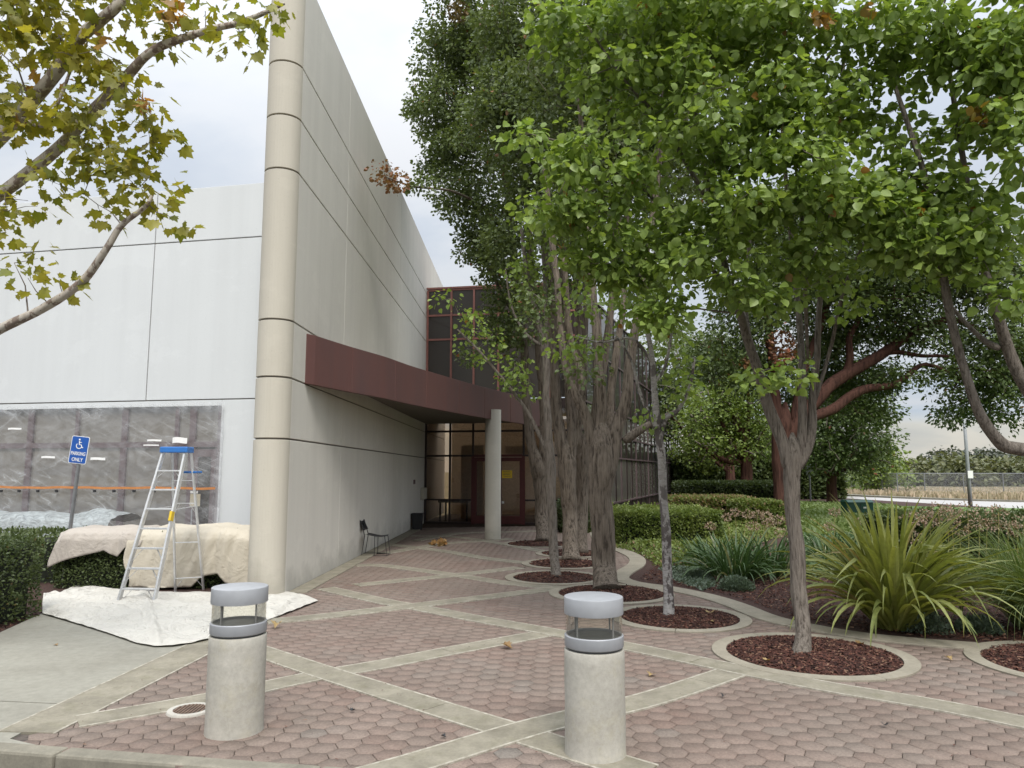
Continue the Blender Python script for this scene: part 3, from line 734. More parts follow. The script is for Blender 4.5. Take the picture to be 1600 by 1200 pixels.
# upper storey panes and frames
for i in range(len(gu) - 1):
    u0, u1 = gu[i], gu[i + 1]
    for z0, z1 in ((4.45, zr[1]), (zr[1], zr[0]), (zr[0], ZT)):
        MB().pbox(GL, u0 + .03, u1 - .03, z0 + .03, z1 - .03, -.06, -.045).build('window_pane', M['glass_dark' if z0 > 5 else 'glass_taupe' if False else 'glass_dark'], ent)
for i, u in enumerate(gu):
    MB().pbox(GL, u - .035, u + .035, 4.45, ZT, -.08, .0).build('mullion', M['redframe'], ent)
    MB().pbox(GL, u - .035, u + .035, 0, 4.44, -.08, .0).build('mullion', M['frame_dark'], ent)  # same frames as the lit red ones above, canopy shade put into the colour
for z in (ZT, zr[0], zr[1]):
    for u0, u1 in zip(gu[:-1], gu[1:]): MB().pbox(GL, u0 + .036, u1 - .036, z - .035, z + .035, -.08, .0).build('rail', M['redframe'], ent)
MB().pbox(GL, .0, gu[-1], ZT + .036, ZT + .10, -.3, .03).build('coping', M['redframe'], ent)
MB().pbox(GL, .0, gu[-1], 4.1, 4.449, -.3, -.01).build('spandrel', M['frame_dark'], ent)
for z in (zl[2], zl[3]):
    for u0, u1 in zip(gu[:-1], gu[1:]): MB().pbox(GL, u0 + .036, u1 - .036, z - .035, z + .035, -.08, .0).build('rail', M['frame_dark'], ent)
for i in range(len(gu) - 1):
    u0, u1 = gu[i] + .036, gu[i + 1] - .036
    for z0, z1 in ((2.455, 3.265), (3.335, 4.1)): MB().pbox(GL, u0, u1, z0, z1, -.06, -.045).build('window_pane', M['glass_lobby'], ent)
    if i in (2, 3): continue
    MB().pbox(GL, u0, u1, .08, zl[1] - .03, -.06, -.045).build('window_pane', M['glass_lobby'], ent)
    MB().pbox(GL, u0, u1, zl[1] + .03, 2.385, -.06, -.045).build('window_pane', M['glass_lobby'], ent)
    MB().pbox(GL, u0, u1, zl[1] - .03, zl[1] + .03, -.08, .0).build('rail', M['frame_dark'], ent)
    MB().pbox(GL, u0, u1, 0, .08, -.08, .0).build('rail', M['frame_dark'], ent)
for i in (2, 3):
    u0, u1 = gu[i] + .04, gu[i + 1] - .04; mb = MB()
    mb.pbox(GL, u0, u0 + .10, 0.02, 2.36, -.07, .015); mb.pbox(GL, u1 - .10, u1, .02, 2.36, -.07, .015); mb.pbox(GL, u0 + .10, u1 - .10, 2.22, 2.36, -.07, .015); mb.pbox(GL, u0 + .10, u1 - .10, .02, .30, -.07, .015)
    d = mb.build('door', M['redframe_dark'], ent)
    MB().pbox(GL, u0 + .1, u1 - .1, .30, 2.22, -.04, -.03).build('pane', M['glass_lobby'], d)
    hu = u1 - .05 if i == 2 else u0 + .05
    MB().tube([GL.pt(hu, .95, .02), GL.pt(hu, .95, .08), GL.pt(hu, 1.25, .08), GL.pt(hu, 1.25, .02)], .014, 6).build('handle', M['alu'], d)
    if i == 3:
        a, b = GL.hit(784, 747), GL.hit(800, 735); nt_ = MB().pbox(GL, a[0], b[0], a[1], b[1], -.028, -.024).build('notice', M['yellow'], d)
        MB().pbox(GL, *(GL.hit(783, 787)[0], GL.hit(787.5, 787)[0]), *(GL.hit(783, 787)[1], GL.hit(783, 783)[1]), -.028, -.024).build('label', M['white'], d)
        tx_ = MB()
        for q in range(4):
            zz = b[1] - .035 - q * .055; tx_.pbox(GL, a[0] + .05 + .02 * (q % 2), b[0] - .05 - .03 * ((q + 1) % 2), zz - .011, zz + .004, -.0235, -.0225)
        tx_.build('print', M['alu_dark'], d)
for u in (gu[2], gu[4]): MB().pbox(GL, u - .05, u + .05, 0, 2.40, .0, .02).build('door_frame', M['redframe_dark'], ent)
MB().pbox(GL, gu[2] + .05, gu[4] - .05, 2.37, 2.46, .001, .02).build('door_frame', M['redframe_dark'], ent)
# lobby interior
UE = gu[-1]
MB().pbox(GL, -.6, UE, -.19, .006, -9, -.085).build('floor', M['carpet'], ent)
MB().pbox(GL, -.6, UE, 4.12, 4.25, -4.3, -.3).build('ceiling', M['room_wall'], ent)  # stops short of the back wall: invented gap that lets daylight in
MB().pbox(GL, UE - .12, UE - .02, .006, 4.1, -6, -.1).build('inner_wall', M['room_wall'], ent)
MB().pbox(GL, -.6, UE, .006, 4.12, -6.2, -6).build('inner_wall', M['room_wall'], ent)
MB().pbox(GL, .6, 1.5, .006, 2.9, -3.2, -3).build('inner_wall', M['room_wall'], ent)
MB().pbox(GL, 2.2, UE, 2.55, 2.9, -4.2, -4).build('beam', M['room_wall'], ent)
dk = thing('lobby_desk', GL.pt(.9, 0, -1.2), 'dark table standing just inside the glass beside the cream wall', 'table')
MB().pbox(GL, .35, 1.5, .72, .80, -1.5, -.6).build('top', M['black'], dk)
for uu in (.42, 1.43):
    for nn in (-1.43, -.67): MB().pbox(GL, uu - .03, uu + .03, .006, .72, nn - .03, nn + .03).build('leg', M['black'], dk)
MB().pbox(GL, 0, UE, ZT - .4, ZT - .2, -4.3, -.31).build('roof', M['soffit'], ent)  # cut short over the same invented gap so daylight reaches the back wall
# receding side of the block
sw = thing('side_wing', SIDE.pt(8, 0), 'long dark glazed side of the building running back behind the hedges', 'building')
nb = 24; ub = np.linspace(.05, SIDE.L, nb + 1)
for i in range(nb):
    u0, u1 = ub[i] + .035, ub[i + 1] - .035
    for z0, z1, m in ((.0, .5, 'frame_dark'), (.55, 2.40, 'glass_taupe'), (2.47, 3.35, 'glass_dark'), (3.42, 4.4, 'glass_taupe'), (4.47, 6.5, 'glass_dark'), (6.57, ZT, 'glass_dark')):
        MB().pbox(SIDE, u0, u1, z0, z1, -.06, -.04).build('window_pane', M[m], sw)
    MB().pbox(SIDE, ub[i] - .034, ub[i] + .034, 0, ZT, -.1, .0).build('mullion', M['frame_dark' if i % 3 else 'mauve'], sw)
for z in (.52, 2.435, 3.385, 4.435, 6.535, ZT + .035): MB().pbox(SIDE, .05, SIDE.L, z - .034, z + .034, -.09, .02).build('rail', M['mauve'], sw)
MB().pbox(SIDE, 0, SIDE.L, 0, ZT, -.4, -.12).build('inner_wall', M['frame_dark'], sw)
# ================================================================== canopy
cnp = thing('entrance_canopy', A(720, 600, 19), 'maroon metal canopy curving from the cream wall over the entrance', 'canopy')
cx = [(476, 12.05), (540, 13.3), (600, 14.6), (645, 16.0), (716, 18.4), (758, 20.0), (820, 22.6), (847, 23.9)]
cpt = smoothline([Vector(((x - 800) / FPX * Y, Y, 0)) for x, Y in cx], 6)
q0 = WING.pt(WING.hit(476, 600)[0], 0, .012); cpt[0] = Vector((q0.x, q0.y, 0))
zb, ztp = 3.30, 4.14
L = np.cumsum([0] + [(b - a).length for a, b in zip(cpt[:-1], cpt[1:])])
xs = np.array([p.x for p in cpt]); ys = np.array([p.y for p in cpt])
def cat_(s): return Vector((np.interp(s, L, xs), np.interp(s, L, ys), 0))
sx_ = [0, .115, .25, .38, .53, .66, .80, 1.0]
for s0, s1 in zip(sx_[:-1], sx_[1:]):
    pp = [cat_(L[-1] * (s0 + (s1 - s0) * t)) for t in np.linspace(0.003, .997, 8)]
    strip(pp, -.08, 0, zb, ztp, .0).build('fascia_panel', M['maroon'], cnp, bevel=.006)
strip([cat_(L[-1] * t) for t in np.linspace(0, 1, 40)], -.11, -.085, zb + .02, ztp - .02, 0).build('fascia_frame', M['joint'], cnp)
inner = [cat_(L[-1] * t) for t in np.linspace(.0, 1, 30)]
poly = [(p.x - .12, p.y + .02) for p in inner] + [tuple(GL.pt(GL.hit(850, 700)[0], 0, .05).xy), tuple(GL.pt(.05, 0, .05).xy)] + [tuple(WING.pt(u, 0, .02).xy) for u in (12, 8, 4, WING.hit(490, 600)[0])]
MB().prism(poly, zb + .28, ztp - .25).build('roof_slab', M['soffit'], cnp)
colm = thing('column', G(770, 843), 'plain round cream column under the maroon canopy', 'column')
MB().lathe([(.225, 0), (.225, .02), (.22, .03), (.22, 3.57)], 32, tuple(G(770, 843))).build('shaft', M['column'], colm, smooth=False).data.polygons.foreach_set('use_smooth', [len(p.vertices) == 4 for p in colm.children[0].data.polygons])
# ================================================================== OBJECTS
def bollard(c, label, seed):
    t = thing('bollard_light', c, label, 'bollard', 'bollard lights at the kerb')
    n = 40; mb = MB(); prof = []
    for z in np.linspace(0, .673, 13): prof.append((.200 + (.004 if z < .04 else 0), z))
    prof += [(.196, .680), (.176, .681)]
    mb.lathe(prof, n, c)
    mb.v = [(x + .003 * mnoise.noise(Vector((x * 9, y * 9, z * 7 + seed))), y + .003 * mnoise.noise(Vector((x * 9, y * 9, z * 7 + 9 + seed))), z) for x, y, z in mb.v]
    o = mb.build('concrete_post', M['bollard'], t, bevel=0); sm(o)
    sm(MB().lathe([(.176, .680), (.176, .700)], n, c).build('neck', M['alu_dark'], t))
    sm(MB().lathe([(.188, .694), (.194, .697), (.197, .702), (.197, .768), (.193, .773), (.178, .773), (.176, .753), (.01, .753)], n, c).build('lower_ring', M['alu'], t))
    sm(MB().lathe([(.174, .755), (.174, .759), (.001, .761)], n, c).build('lamp_tray', M['post'], t))
    sm(MB().lathe([(.187, .768), (.187, .915)], n, c, cap=False).build('glass_cylinder', M['glass_clear'], t))
    for q in range(4):
        a = q * PI / 2 + .75 + seed * .12; x, y = c.x + .165 * math.cos(a), c.y + .165 * math.sin(a)
        MB().tube([(x, y, .755), (x, y, .915)], .006, 8).build('rod', M['alu'], t)
    sm(MB().lathe([(.01, .907), (.188, .907), (.197, .908), (.198, .911), (.198, 1.012), (.196, 1.017), (.191, 1.019), (.001, 1.021)], n, c).build('cap', M['alu'], t))
    return t
def sm(o):
    me = o.data; me.polygons.foreach_set('use_smooth', [len(p.vertices) == 4 for p in me.polygons])
    try: me.set_sharp_from_angle(angle=math.radians(35))
    except Exception: pass
    return o
gb = G(933, 1199); bollard(Vector((gb.x + .012, gb.y + .20, 0)), 'bollard light standing nearest, on the pavers in front of the tree circles', 0)
gb = G(365, 1160); bollard(Vector((gb.x * (gb.y + .2) / gb.y, gb.y + .20, 0)), 'bollard light beside the drain grate and white drop cloth', 3)
# drain
gd = G(297, 1113); t = thing('drain_grate', gd, 'round drain grate set in the paving beside a bollard', 'drain')
sm(MB().lathe([(.125, .018), (.125, .027), (.165, .026), (.172, .015), (.172, -.01)], 36, gd, cap=False).build('ring', M['white'], t))
M['drain_ring'] = concrete('drain_ring', (.5, .48, .43), (.36, .34, .3), 2, .6); t.children[0].data.materials[0] = M['drain_ring']
MB().lathe([(.125, .0205), (.001, .0205)], 24, gd, cap=False).build('pit_shade', M['black'], t)  # flat black disc; the darkness of the hole is put into its colour
M['rust'] = simple('rusty_iron', (.22, .15, .11), .8, .2, var=.2)
for q in range(9):
    y = -.104 + q * .026; hw = math.sqrt(max(.001, .122 ** 2 - y * y)); MB().box(gd.x + y - .006, gd.x + y + .006, gd.y - hw, gd.y + hw, .021, .028).build('bar', M['rust'], t)
# ---- step ladder
fl, fr_ = G(184, 947), G(240, 948); rl, rr_ = G(274, 925), G(318, 922)
mid = (fl + fr_) / 2; t = thing('step_ladder', mid, 'tall aluminium step ladder with blue top standing open on the drop cloth', 'ladder')
Hh = 2.20
Ym = mid.y + .42
tl, tr_ = A(257, 702, Ym), A(291, 702, Ym)
Hh = tl.z; tr_.z = Hh
def railm(a, b, w, d): return MB().bar(a, b, w, d, up=(1, 0, 0))
for a, b in ((fl, tl), (fr_, tr_)):
    railm(a + Vector((0, 0, .03)), b, .085, .028).build('rail', M['ladder'], t, bevel=.003)
    railm(a + Vector((0, 0, .008)), a + (b - a) * .02 + Vector((0, 0, .01)), .10, .05).build('foot', M['black'], t, bevel=.004)
for q in range(1, 8):
    f = q / 8.0 - .02; a, b = fl.lerp(tl, f), fr_.lerp(tr_, f)
    st = MB().bar(a + Vector((.012, 0, 0)), b - Vector((.012, 0, 0)), .085, .022).build('step', M['ladder'], t, bevel=.003)
    if q in (1, 2, 3, 7):
        g = .17 if q < 4 else .1; c0 = fl.lerp(tl, f - .085 if q < 4 else f - .05); c1 = fr_.lerp(tr_, f - .085 if q < 4 else f - .05)
        MB().bar(c0, a.lerp(b, .27) + Vector((0, 0, -.01)), .016, .006).build('brace', M['ladder'], t); MB().bar(c1, a.lerp(b, .73) + Vector((0, 0, -.01)), .016, .006).build('brace', M['ladder'], t)
bl, br = tl + Vector((.06, .12, -.03)), tr_ + Vector((.02, .12, -.03))
for a, b in ((rl, bl), (rr_, br)):
    railm(a, b, .045, .024).build('rear_rail', M['ladder'], t, bevel=.002)
for f in (.10, .36, .64, .80):
    a, b = rl.lerp(bl, f), rr_.lerp(br, f); MB().bar(a, b, .045, .012).build('rear_bar', M['ladder'], t)
    if f in (.1, .64):
        MB().bar(rl.lerp(bl, f - .08), a.lerp(b, .3), .014, .006).build('brace', M['ladder'], t); MB().bar(rr_.lerp(br, f - .08), a.lerp(b, .7), .014, .006).build('brace', M['ladder'], t)
for a, b, c, d in ((fl, tl, rl, bl), (fr_, tr_, rr_, br)): MB().bar(a.lerp(b, .60), c.lerp(d, .62), .02, .008).build('spreader', M['ladder'], t)
cp = MB(); x0, x1 = tl.x - .035, tr_.x + .05; cp.box(x0, x1, Ym - .08, Ym + .16, Hh - .05, Hh + .035); cp.build('top_cap', M['blue'], t, bevel=.012)
tp = br.lerp(rr_, .14); MB().box(tp.x - .16, tp.x + .06, tp.y - .02, tp.y + .2, tp.z - .02, tp.z + .012).build('tray', M['blue'], t, bevel=.008)
s0 = fr_.lerp(tr_, .52); s1 = fr_.lerp(tr_, .58)
MB().bar(s0 + Vector((0, -.02, .02)), s1 + Vector((0, -.02, .02)), .09, .034, up=(1, 0, 0)).build('sticker', M['yellow'], t)
# ---- accessible parking sign
sb = A(124, 703, 12.4); t = thing('parking_sign', Vector((sb.x - .06, 12.45, 0)), 'blue accessible parking only sign on a leaning grey post', 'sign')
MB().bar((sb.x - .16, 12.47, 0), (sb.x + .02, 12.42, sb.z + .16), .06, .035, up=(1, 0, 0)).build('post', M['post'], t)
W, Hs = .30, .46; tilt = math.radians(6)
def sp2(u, v, n=0.0):
    c, s = math.cos(tilt), math.sin(tilt); return Vector((sb.x + u * c + v * s, 12.39 - n, sb.z - u * s + v * c))
def rr_poly(w, h, r, n):
    o = []
    for cx_, cy_, a0 in ((w / 2 - r, h / 2 - r, 0), (-w / 2 + r, h / 2 - r, 90), (-w / 2 + r, -h / 2 + r, 180), (w / 2 - r, -h / 2 + r, 270)):
        for q in range(5): a = math.radians(a0 + q * 22.5); o.append(sp2(cx_ + r * math.cos(a), cy_ + r * math.sin(a), n))
    return o
def plate(pf, pb): n = len(pf); return MB().add(pf + pb, [tuple(range(n)), tuple(range(2 * n - 1, n - 1, -1))] + [(i, n + i, n + (i + 1) % n, (i + 1) % n) for i in range(n)])
pl_ = plate(rr_poly(W, Hs, .03, .0), rr_poly(W, Hs, .03, -.006)).build('plate', M['white'], t)
plate(rr_poly(W - .02, Hs - .02, .024, .0032), rr_poly(W - .02, Hs - .02, .024, .001)).build('face', M['signblue'], pl_)
def stroke(pts, w, n=.0065):
    mb = MB(); P = [Vector((p[0], p[1], 0)) for p in pts]; V = []
    for i, p in enumerate(P):
        tt = (P[min(i + 1, len(P) - 1)] - P[max(i - 1, 0)]).normalized(); s = Vector((-tt.y, tt.x, 0)) * w / 2
        a, b = p + s, p - s; V += [sp2(a.x, a.y, n), sp2(b.x, b.y, n)]
    mb.add(V, [(2 * i, 2 * i + 1, 2 * i + 3, 2 * i + 2) for i in range(len(P) - 1)]); return mb
sy = .105; sym = MB()
def addmb(a, b): a.add(b.v, b.f)
addmb(sym, stroke([(-.012, sy + .045), (-.008, sy - .015), (.028, sy - .018), (.048, sy - .065), (.066, sy - .058)], .016))
addmb(sym, stroke([(-.01, sy + .022), (.030, sy + .020)], .013, .0067))
arc = [(-.006 + .047 * math.cos(a), sy - .035 + .047 * math.sin(a)) for a in np.linspace(math.radians(140), math.radians(345), 16)]
addmb(sym, stroke(arc, .013, .0069))
hc = (-.014, sy + .068); ci_ = [sp2(hc[0] + .0155 * math.cos(a), hc[1] + .0155 * math.sin(a), .0071) for a in np.linspace(0, 2 * PI, 14)[:-1]]
sym.add(ci_, [tuple(range(13))]); sym.build('wheelchair_symbol', M['white'], pl_)
for s, v in (('PARKING', -.065), ('ONLY', -.165)):
    cu = bpy.data.curves.new('lettering', 'FONT'); cu.body = s; cu.align_x = 'CENTER'; cu.align_y = 'CENTER'; cu.size = .090; cu.extrude = .0008; cu.offset = .0012
    tmp = bpy.data.objects.new('lettering_tmp', cu); COL.objects.link(tmp); bpy.context.view_layer.update(); me_ = bpy.data.meshes.new_from_object(tmp.evaluated_get(bpy.context.evaluated_depsgraph_get())); bpy.data.objects.remove(tmp)
    me_.name = 'lettering'; me_.materials.clear(); me_.materials.append(M['white']); o = bpy.data.objects.new('lettering', me_); COL.objects.link(o)
    q = sp2(0, v, .006); lw = Vector(t.location); o.parent = pl_; o.location = q - lw; o.rotation_euler = (PI / 2, tilt, 0); o.scale = (.66 if s == 'PARKING' else .78, .95, 1)
# ---- stacking chair
gc = G(586, 868); t = thing('chair', Vector((gc.x, gc.y, 0)), 'black plastic chair with wire legs standing against the cream wall', 'chair')
cx0, cy0 = gc.x, gc.y
def cp_(x, y, z): return Vector((cx0 + x, cy0 + y, z))       # seat faces +x
MB().grid(lambda s, v: cp_(-.20 + .46 * s, -.22 + .44 * v, .46 + .02 * math.cos(s * 5) - .02 * (1 - (2 * v - 1) ** 2) - .02 * s), 8, 8).build('seat', M['black'], t, smooth=True)
bk = MB().grid(lambda s, v: cp_(-.21 - .12 * s - .03 * math.cos((2 * v - 1) * 1.2), -.21 + .42 * v, .56 + .25 * s), 6, 8).build('backrest', M['black'], t, smooth=True)
for o in (t.children[0], bk): md = o.modifiers.new('th', 'SOLIDIFY'); md.thickness = .018
for s in (-1, 1):
    y = .21 * s
    MB().tube([cp_(.24, y * .98, .44), cp_(.30, y, .02), cp_(-.26, y, .02), cp_(-.20, y * .98, .45), cp_(-.30, y * .95, .78)], .009, 6).build('leg', M['black'], t)
    MB().tube([cp_(.02, y * .98, .44), cp_(.02, y, .02)], .007, 6).build('leg', M['black'], t)
for x in (.30, -.26): MB().tube([cp_(x, -.21, .02), cp_(x, .21, .02)], .008, 6).build('stretcher', M['black'], t)
# ---- bin with ring handle, leaf pile, box
gt = G(652, 828); t = thing('waste_bin', gt, 'black waste bin against the wall by the glass entrance', 'bin')
MB().add([(gt.x - .14, gt.y - .14, 0), (gt.x + .14, gt.y - .14, 0), (gt.x + .14, gt.y + .14, 0), (gt.x - .14, gt.y + .14, 0), (gt.x - .17, gt.y - .17, .5), (gt.x + .17, gt.y - .17, .5), (gt.x + .17, gt.y + .17, .5), (gt.x - .17, gt.y + .17, .5)],
         [(0, 3, 2, 1), (4, 5, 6, 7), (0, 1, 5, 4), (1, 2, 6, 5), (2, 3, 7, 6), (3, 0, 4, 7)]).build('body', M['black'], t, bevel=.02)
MB().box(gt.x - .18, gt.x + .18, gt.y - .18, gt.y + .18, .50, .53).build('rim', M['black'], t, bevel=.01)
MB().tube([(gt.x - .24, gt.y, 0), (gt.x - .24, gt.y, .42), (gt.x - .21, gt.y, .48), (gt.x - .16, gt.y, .48)], .012, 6).build('handle', M['black'], t)
PL_V = [(0, 0, 0), (-.08, .06, .01), (-.36, -.04, .03), (-.36, .16, .03), (-.58, .34, .06), (-.40, .42, .04), (-.38, .68, .06), (-.21, .62, .03), (0, 1, -.03), (.21, .62, .03), (.38, .68, .06), (.40, .42, .04), (.58, .34, .06), (.36, .16, .03), (.36, -.04, .03), (.08, .06, .01)]
PL_F = [(0, 1, 3), (1, 2, 3), (0, 3, 5), (3, 4, 5), (0, 5, 7), (5, 6, 7), (0, 7, 8), (0, 8, 9), (0, 9, 11), (9, 10, 11), (0, 11, 13), (11, 12, 13), (0, 13, 15), (13, 14, 15)]
PR_V = [(0, 0, 0), (-.26, .02, .05), (-.45, .32, .11), (-.32, .70, .09), (0, 1.02, -.05), (.32, .70, .09), (.45, .32, .11), (.26, .02, .05), (0, .5, .0)]
PR_F = [(0, 8, 2, 1), (8, 4, 3, 2), (0, 7, 6, 8), (8, 6, 5, 4)]
SL_V = [(0, 0, 0), (-.3, .45, .08), (0, 1, -.05), (.3, .45, .08)]
SL_F = [(0, 3, 2, 1)]
SL_F = [(0, 2, 1), (0, 3, 2)]
MD_V = [(0, 0, 0), (-.36, .28, .10), (-.30, .68, .10), (0, 1, -.05), (.30, .68, .10), (.36, .28, .10)]
MD_F = [(0, 3, 2, 1), (0, 5, 4, 3)]
def leaf_obj(nm, c, size, m, label=None, parent=None, tint=(.5, .5, 0), curl=1.0, yaw=None, group=None):
    yaw = random.uniform(0, 6.28) if yaw is None else yaw
    tv = np.array(PL_V) * [1, 1, 1 + curl * 3]; tv[:, 2] += .15 * curl * (np.abs(tv[:, 0]) ** 2 * 2 + (tv[:, 1] - .5) ** 2)
    R = eul(random.uniform(-.15, .15), random.uniform(-.15, .15), yaw)
    V, L_, S_, T_ = stamp(tv, PL_F, np.zeros((1, 3)), R[None], np.array([size]), np.array([tint])); V[:, 2] -= V[:, 2].min() - .002
    o = from_arrays(nm, V, L_, S_, M[m], parent, T_); o.location = c
    if label: tag(o, label, 'leaf', group)
    return o
zz = .02
FL = [(785, 1011, .13, 'orange fallen leaf on the band crossing in the middle of the plaza'), (434, 979, .13, 'curled brown fallen leaf beside the white drop cloth'), (1019, 1053, .09, 'small yellow fallen leaf on the pavers right of the near bollard'),
      (1109, 963, .12, 'pinkish fallen leaf on the mulch round the pale thin trunk'), (1196, 1039, .08, 'yellow fallen leaf at the left rim of the nearest mulch circle'), (1340, 1013, .10, 'tan fallen leaf at the back of the nearest mulch circle'),
      (1478, 1029, .08, 'pale fallen leaf on the pavers between the two right tree circles'), (1400, 985, .10, 'orange fallen leaf under the big flax clump'), (85, 1194, .12, 'orange fallen leaf lying in the gutter by the kerb'),
      (548, 1112, .045, 'tiny black fallen leaf on the pavers between the bollards'), (1131, 1087, .05, 'dark curled leaf on the pavers below the nearest tree'), (690, 1151, .04, 'dark scrap of leaf beside the band left of the near bollard'),
      (85, 1007, .05, 'small brown leaf on the concrete slab'), (1383, 1136, .05, 'dark dry leaf on the open pavers at lower right'), (1110, 975, .05, 'white scrap of leaf on the mulch round the pale thin trunk')]
for x, y, s, lb in FL:
    z0_ = .022
    c = G(x, y, .024) if y < 1185 else G(x, y, -.148)
    if 'mulch' in lb: c.z += .03
    if 'slab' in lb: c.z = .016
    dead = 'dark' in lb or 'black' in lb
    leaf_obj('fallen_leaf', c, s, 'black' if dead else 'leaf_fallen', lb, None, (random.random(), random.random(), .6 if ('yellow' in lb or 'pale' in lb or 'white' in lb) else 0), 1.5 if 'curled' in lb or dead else .8)
gp = G(688, 853); n = 46
P = np.c_[gp.x + rng.randn(n) * .10, gp.y + rng.randn(n) * .12, .03 + np.abs(rng.randn(n)) * .05]
V, L_, S_, T_ = stamp(PL_V, PL_F, P, frames(rng.randn(n, 3), rng.randn(n, 3)), .09 + rng.rand(n) * .06, np.c_[rng.rand(n), rng.rand(n), rng.rand(n) * .5])
o = from_arrays('leaf_pile', V - np.array(gp), L_, S_, M['leaf_fallen'], None, T_); o.location = gp; tag(o, 'small heap of dry brown leaves on the paving before the entrance', 'leaf pile')
# scattered debris over the paving
n = 1500; X_ = rng.uniform(-5, 7, n); Y_ = rng.uniform(4.4, 20, n); kp = inpoly(X_, Y_, plaza); X_, Y_ = X_[kp], Y_[kp]; n = len(X_)
V, L_, S_, T_ = stamp(CH_V, CH_F, np.c_[X_, Y_, np.full(n, .0225)], frames(np.c_[rng.randn(n), rng.randn(n), np.zeros(n)], np.c_[np.zeros((n, 2)), np.ones(n)]), np.c_[.004 + rng.rand(n) * .008, .006 + rng.rand(n) ** 3 * .03, .004 + rng.rand(n) * .004], np.c_[rng.rand(n) ** .5, rng.rand(n), rng.rand(n)])
o = from_arrays('litter', V, L_, S_, M['chip'], None, T_); o['kind'] = 'stuff'
# ================================================================== cloths
def wr(x, y, s=1.0, seed=0):
    return (abs(mnoise.noise(Vector((x * 2.1 * s + seed, y * 2.1 * s, seed)))) * .6 + abs(mnoise.noise(Vector((x * 5 * s, y * 3.2 * s + seed, 3 + seed)))) * .3 + mnoise.noise(Vector((x * 1.0 * s, y * 1.0 * s, seed + 7))) * .35)
def coons(b, tp, l, r, nu, nv, zf):
    def il(pts, t):
        n = len(pts) - 1; k_ = min(int(t * n), n - 1); f = t * n - k_; return pts[k_].lerp(pts[k_ + 1], f)
    def fn(s, t):
        B, T_, L_, R_ = il(b, s), il(tp, s), il(l, t), il(r, t)
        p = B * (1 - t) + T_ * t + L_ * (1 - s) + R_ * s - (b[0] * (1 - s) * (1 - t) + b[-1] * s * (1 - t) + tp[0] * (1 - s) * t + tp[-1] * s * t)
        e = min(1, min(s, 1 - s) * 9) * min(1, min(t, 1 - t) * 9)
        return Vector((p.x, p.y, zf(p, s, t, e)))
    return MB().grid(fn, nu, nv)
gg = lambda *a: [G(*p) for p in a]
dc_b = smoothline(gg((66, 962), (110, 975), (165, 992), (240, 1014), (330, 1002), (420, 972), (497, 942)), 3)
dc_t = smoothline(gg((68, 930), (95, 929), (126, 916), (190, 925), (300, 929), (370, 928), (440, 926)), 3)
dc_l = gg((66, 962), (66, 945), (68, 930)); dc_r = gg((497, 942), (480, 934), (440, 926))
def dz(p, s, t, e):
    pile = max(0, 1 - s * 6.0) * .06 + max(0, .045 - abs(t - (.25 + .35 * s)) * .28) * (1 if s < .5 else .4) + .07 * math.exp(-((s - .19) / .03) ** 2 - ((t - 1.0) / .12) ** 2)
    cr_ = sum(hh * math.exp(-((math.cos(an) * (p.x + 3.9) + math.sin(an) * (p.y - 9.6) - of) / wd) ** 2) for an, of, wd, hh in ((1.2, .35, .05, .045), (.5, -.6, .04, .035), (2.1, .2, .05, .04), (1.5, -.5, .035, .035), (.1, .9, .05, .04), (2.6, 1.2, .04, .03), (1.75, .75, .04, .035)))
    return .031 + max(0, e * cr_) + max(0, e * (wr(p.x, p.y, 1.25) * .12 + pile) + (1 - e) * .016 * abs(mnoise.noise(Vector((p.x * 4, p.y * 4, 1)))))
o = coons(dc_b, dc_t, dc_l, dc_r, 250, 120, dz).build('drop_cloth', M['cloth_white'], None, smooth=True); tag(o, 'large white drop cloth spread flat on the ground under the ladder', 'drop cloth')
def sol(o, th=.003): m_ = o.modifiers.new('th', 'SOLIDIFY'); m_.thickness = th; m_.offset = 1; return o
sol(o)
def drape(name, label, m, x0, x1, yf, yb, ztop, hem, seed, amp=.05, nu=90, nv=60, topn=.04):
    top = yb - yf
    def fn(s, t):
        x = x0 + (x1 - x0) * s; hh = hem(s); tot = top + (ztop - hh) + .25; d = t * tot
        bulge = mnoise.noise(Vector((x * 1.3, seed, d * .6))) * amp
        if d < .25: y = yb + .04; z = ztop - .25 + d
        elif d < .25 + top: y = yb - (d - .25); z = ztop
        else: y = yf - .03; z = ztop - (d - .25 - top)
        # rounding
        if .25 <= d: q = abs(d - .25 - top); z -= max(0, .14 - q) * .35; y += max(0, .14 - q) * .35
        dn = max(0, z < ztop - .05)
        f = abs(mnoise.noise(Vector((x * 3.2 + seed, d * .7, seed)))) * 1.4 + abs(mnoise.noise(Vector((x * 7 + d * 2, d * 1.7 + seed, 2)))) * .5
        y -= f * amp * (1.2 if d > .25 + top else .2); z += (f * .6 + mnoise.noise(Vector((x * 2, y * 3, seed))) * .9) * topn * (1 if d < .25 + top else .4) + bulge * .3
        y -= bulge if d > .25 + top else 0
        z += .07 * mnoise.noise(Vector((x * 1.1, seed, 0))) * (1 if d < .3 + top else .3); en = max(0, 1 - min(s, 1 - s) * 9); x += en * .14 * mnoise.noise(Vector((seed, d * 2.2, 1))); z -= en * .05 * (d > .2)
        return Vector((x, y, max(z, .045)))
    o = MB().grid(fn, nu, nv).build(name, M[m], None, smooth=True); tag(o, label, 'cloth', 'canvas sheets over the low hedge'); return sol(o)
HB = (G(75, 930).y + .50, G(75, 930).y + 1.55)
hx0, hx1 = G(72, 930).x, WING.pt(0, 0, -TH).x - .02
hy0, hy1 = HB
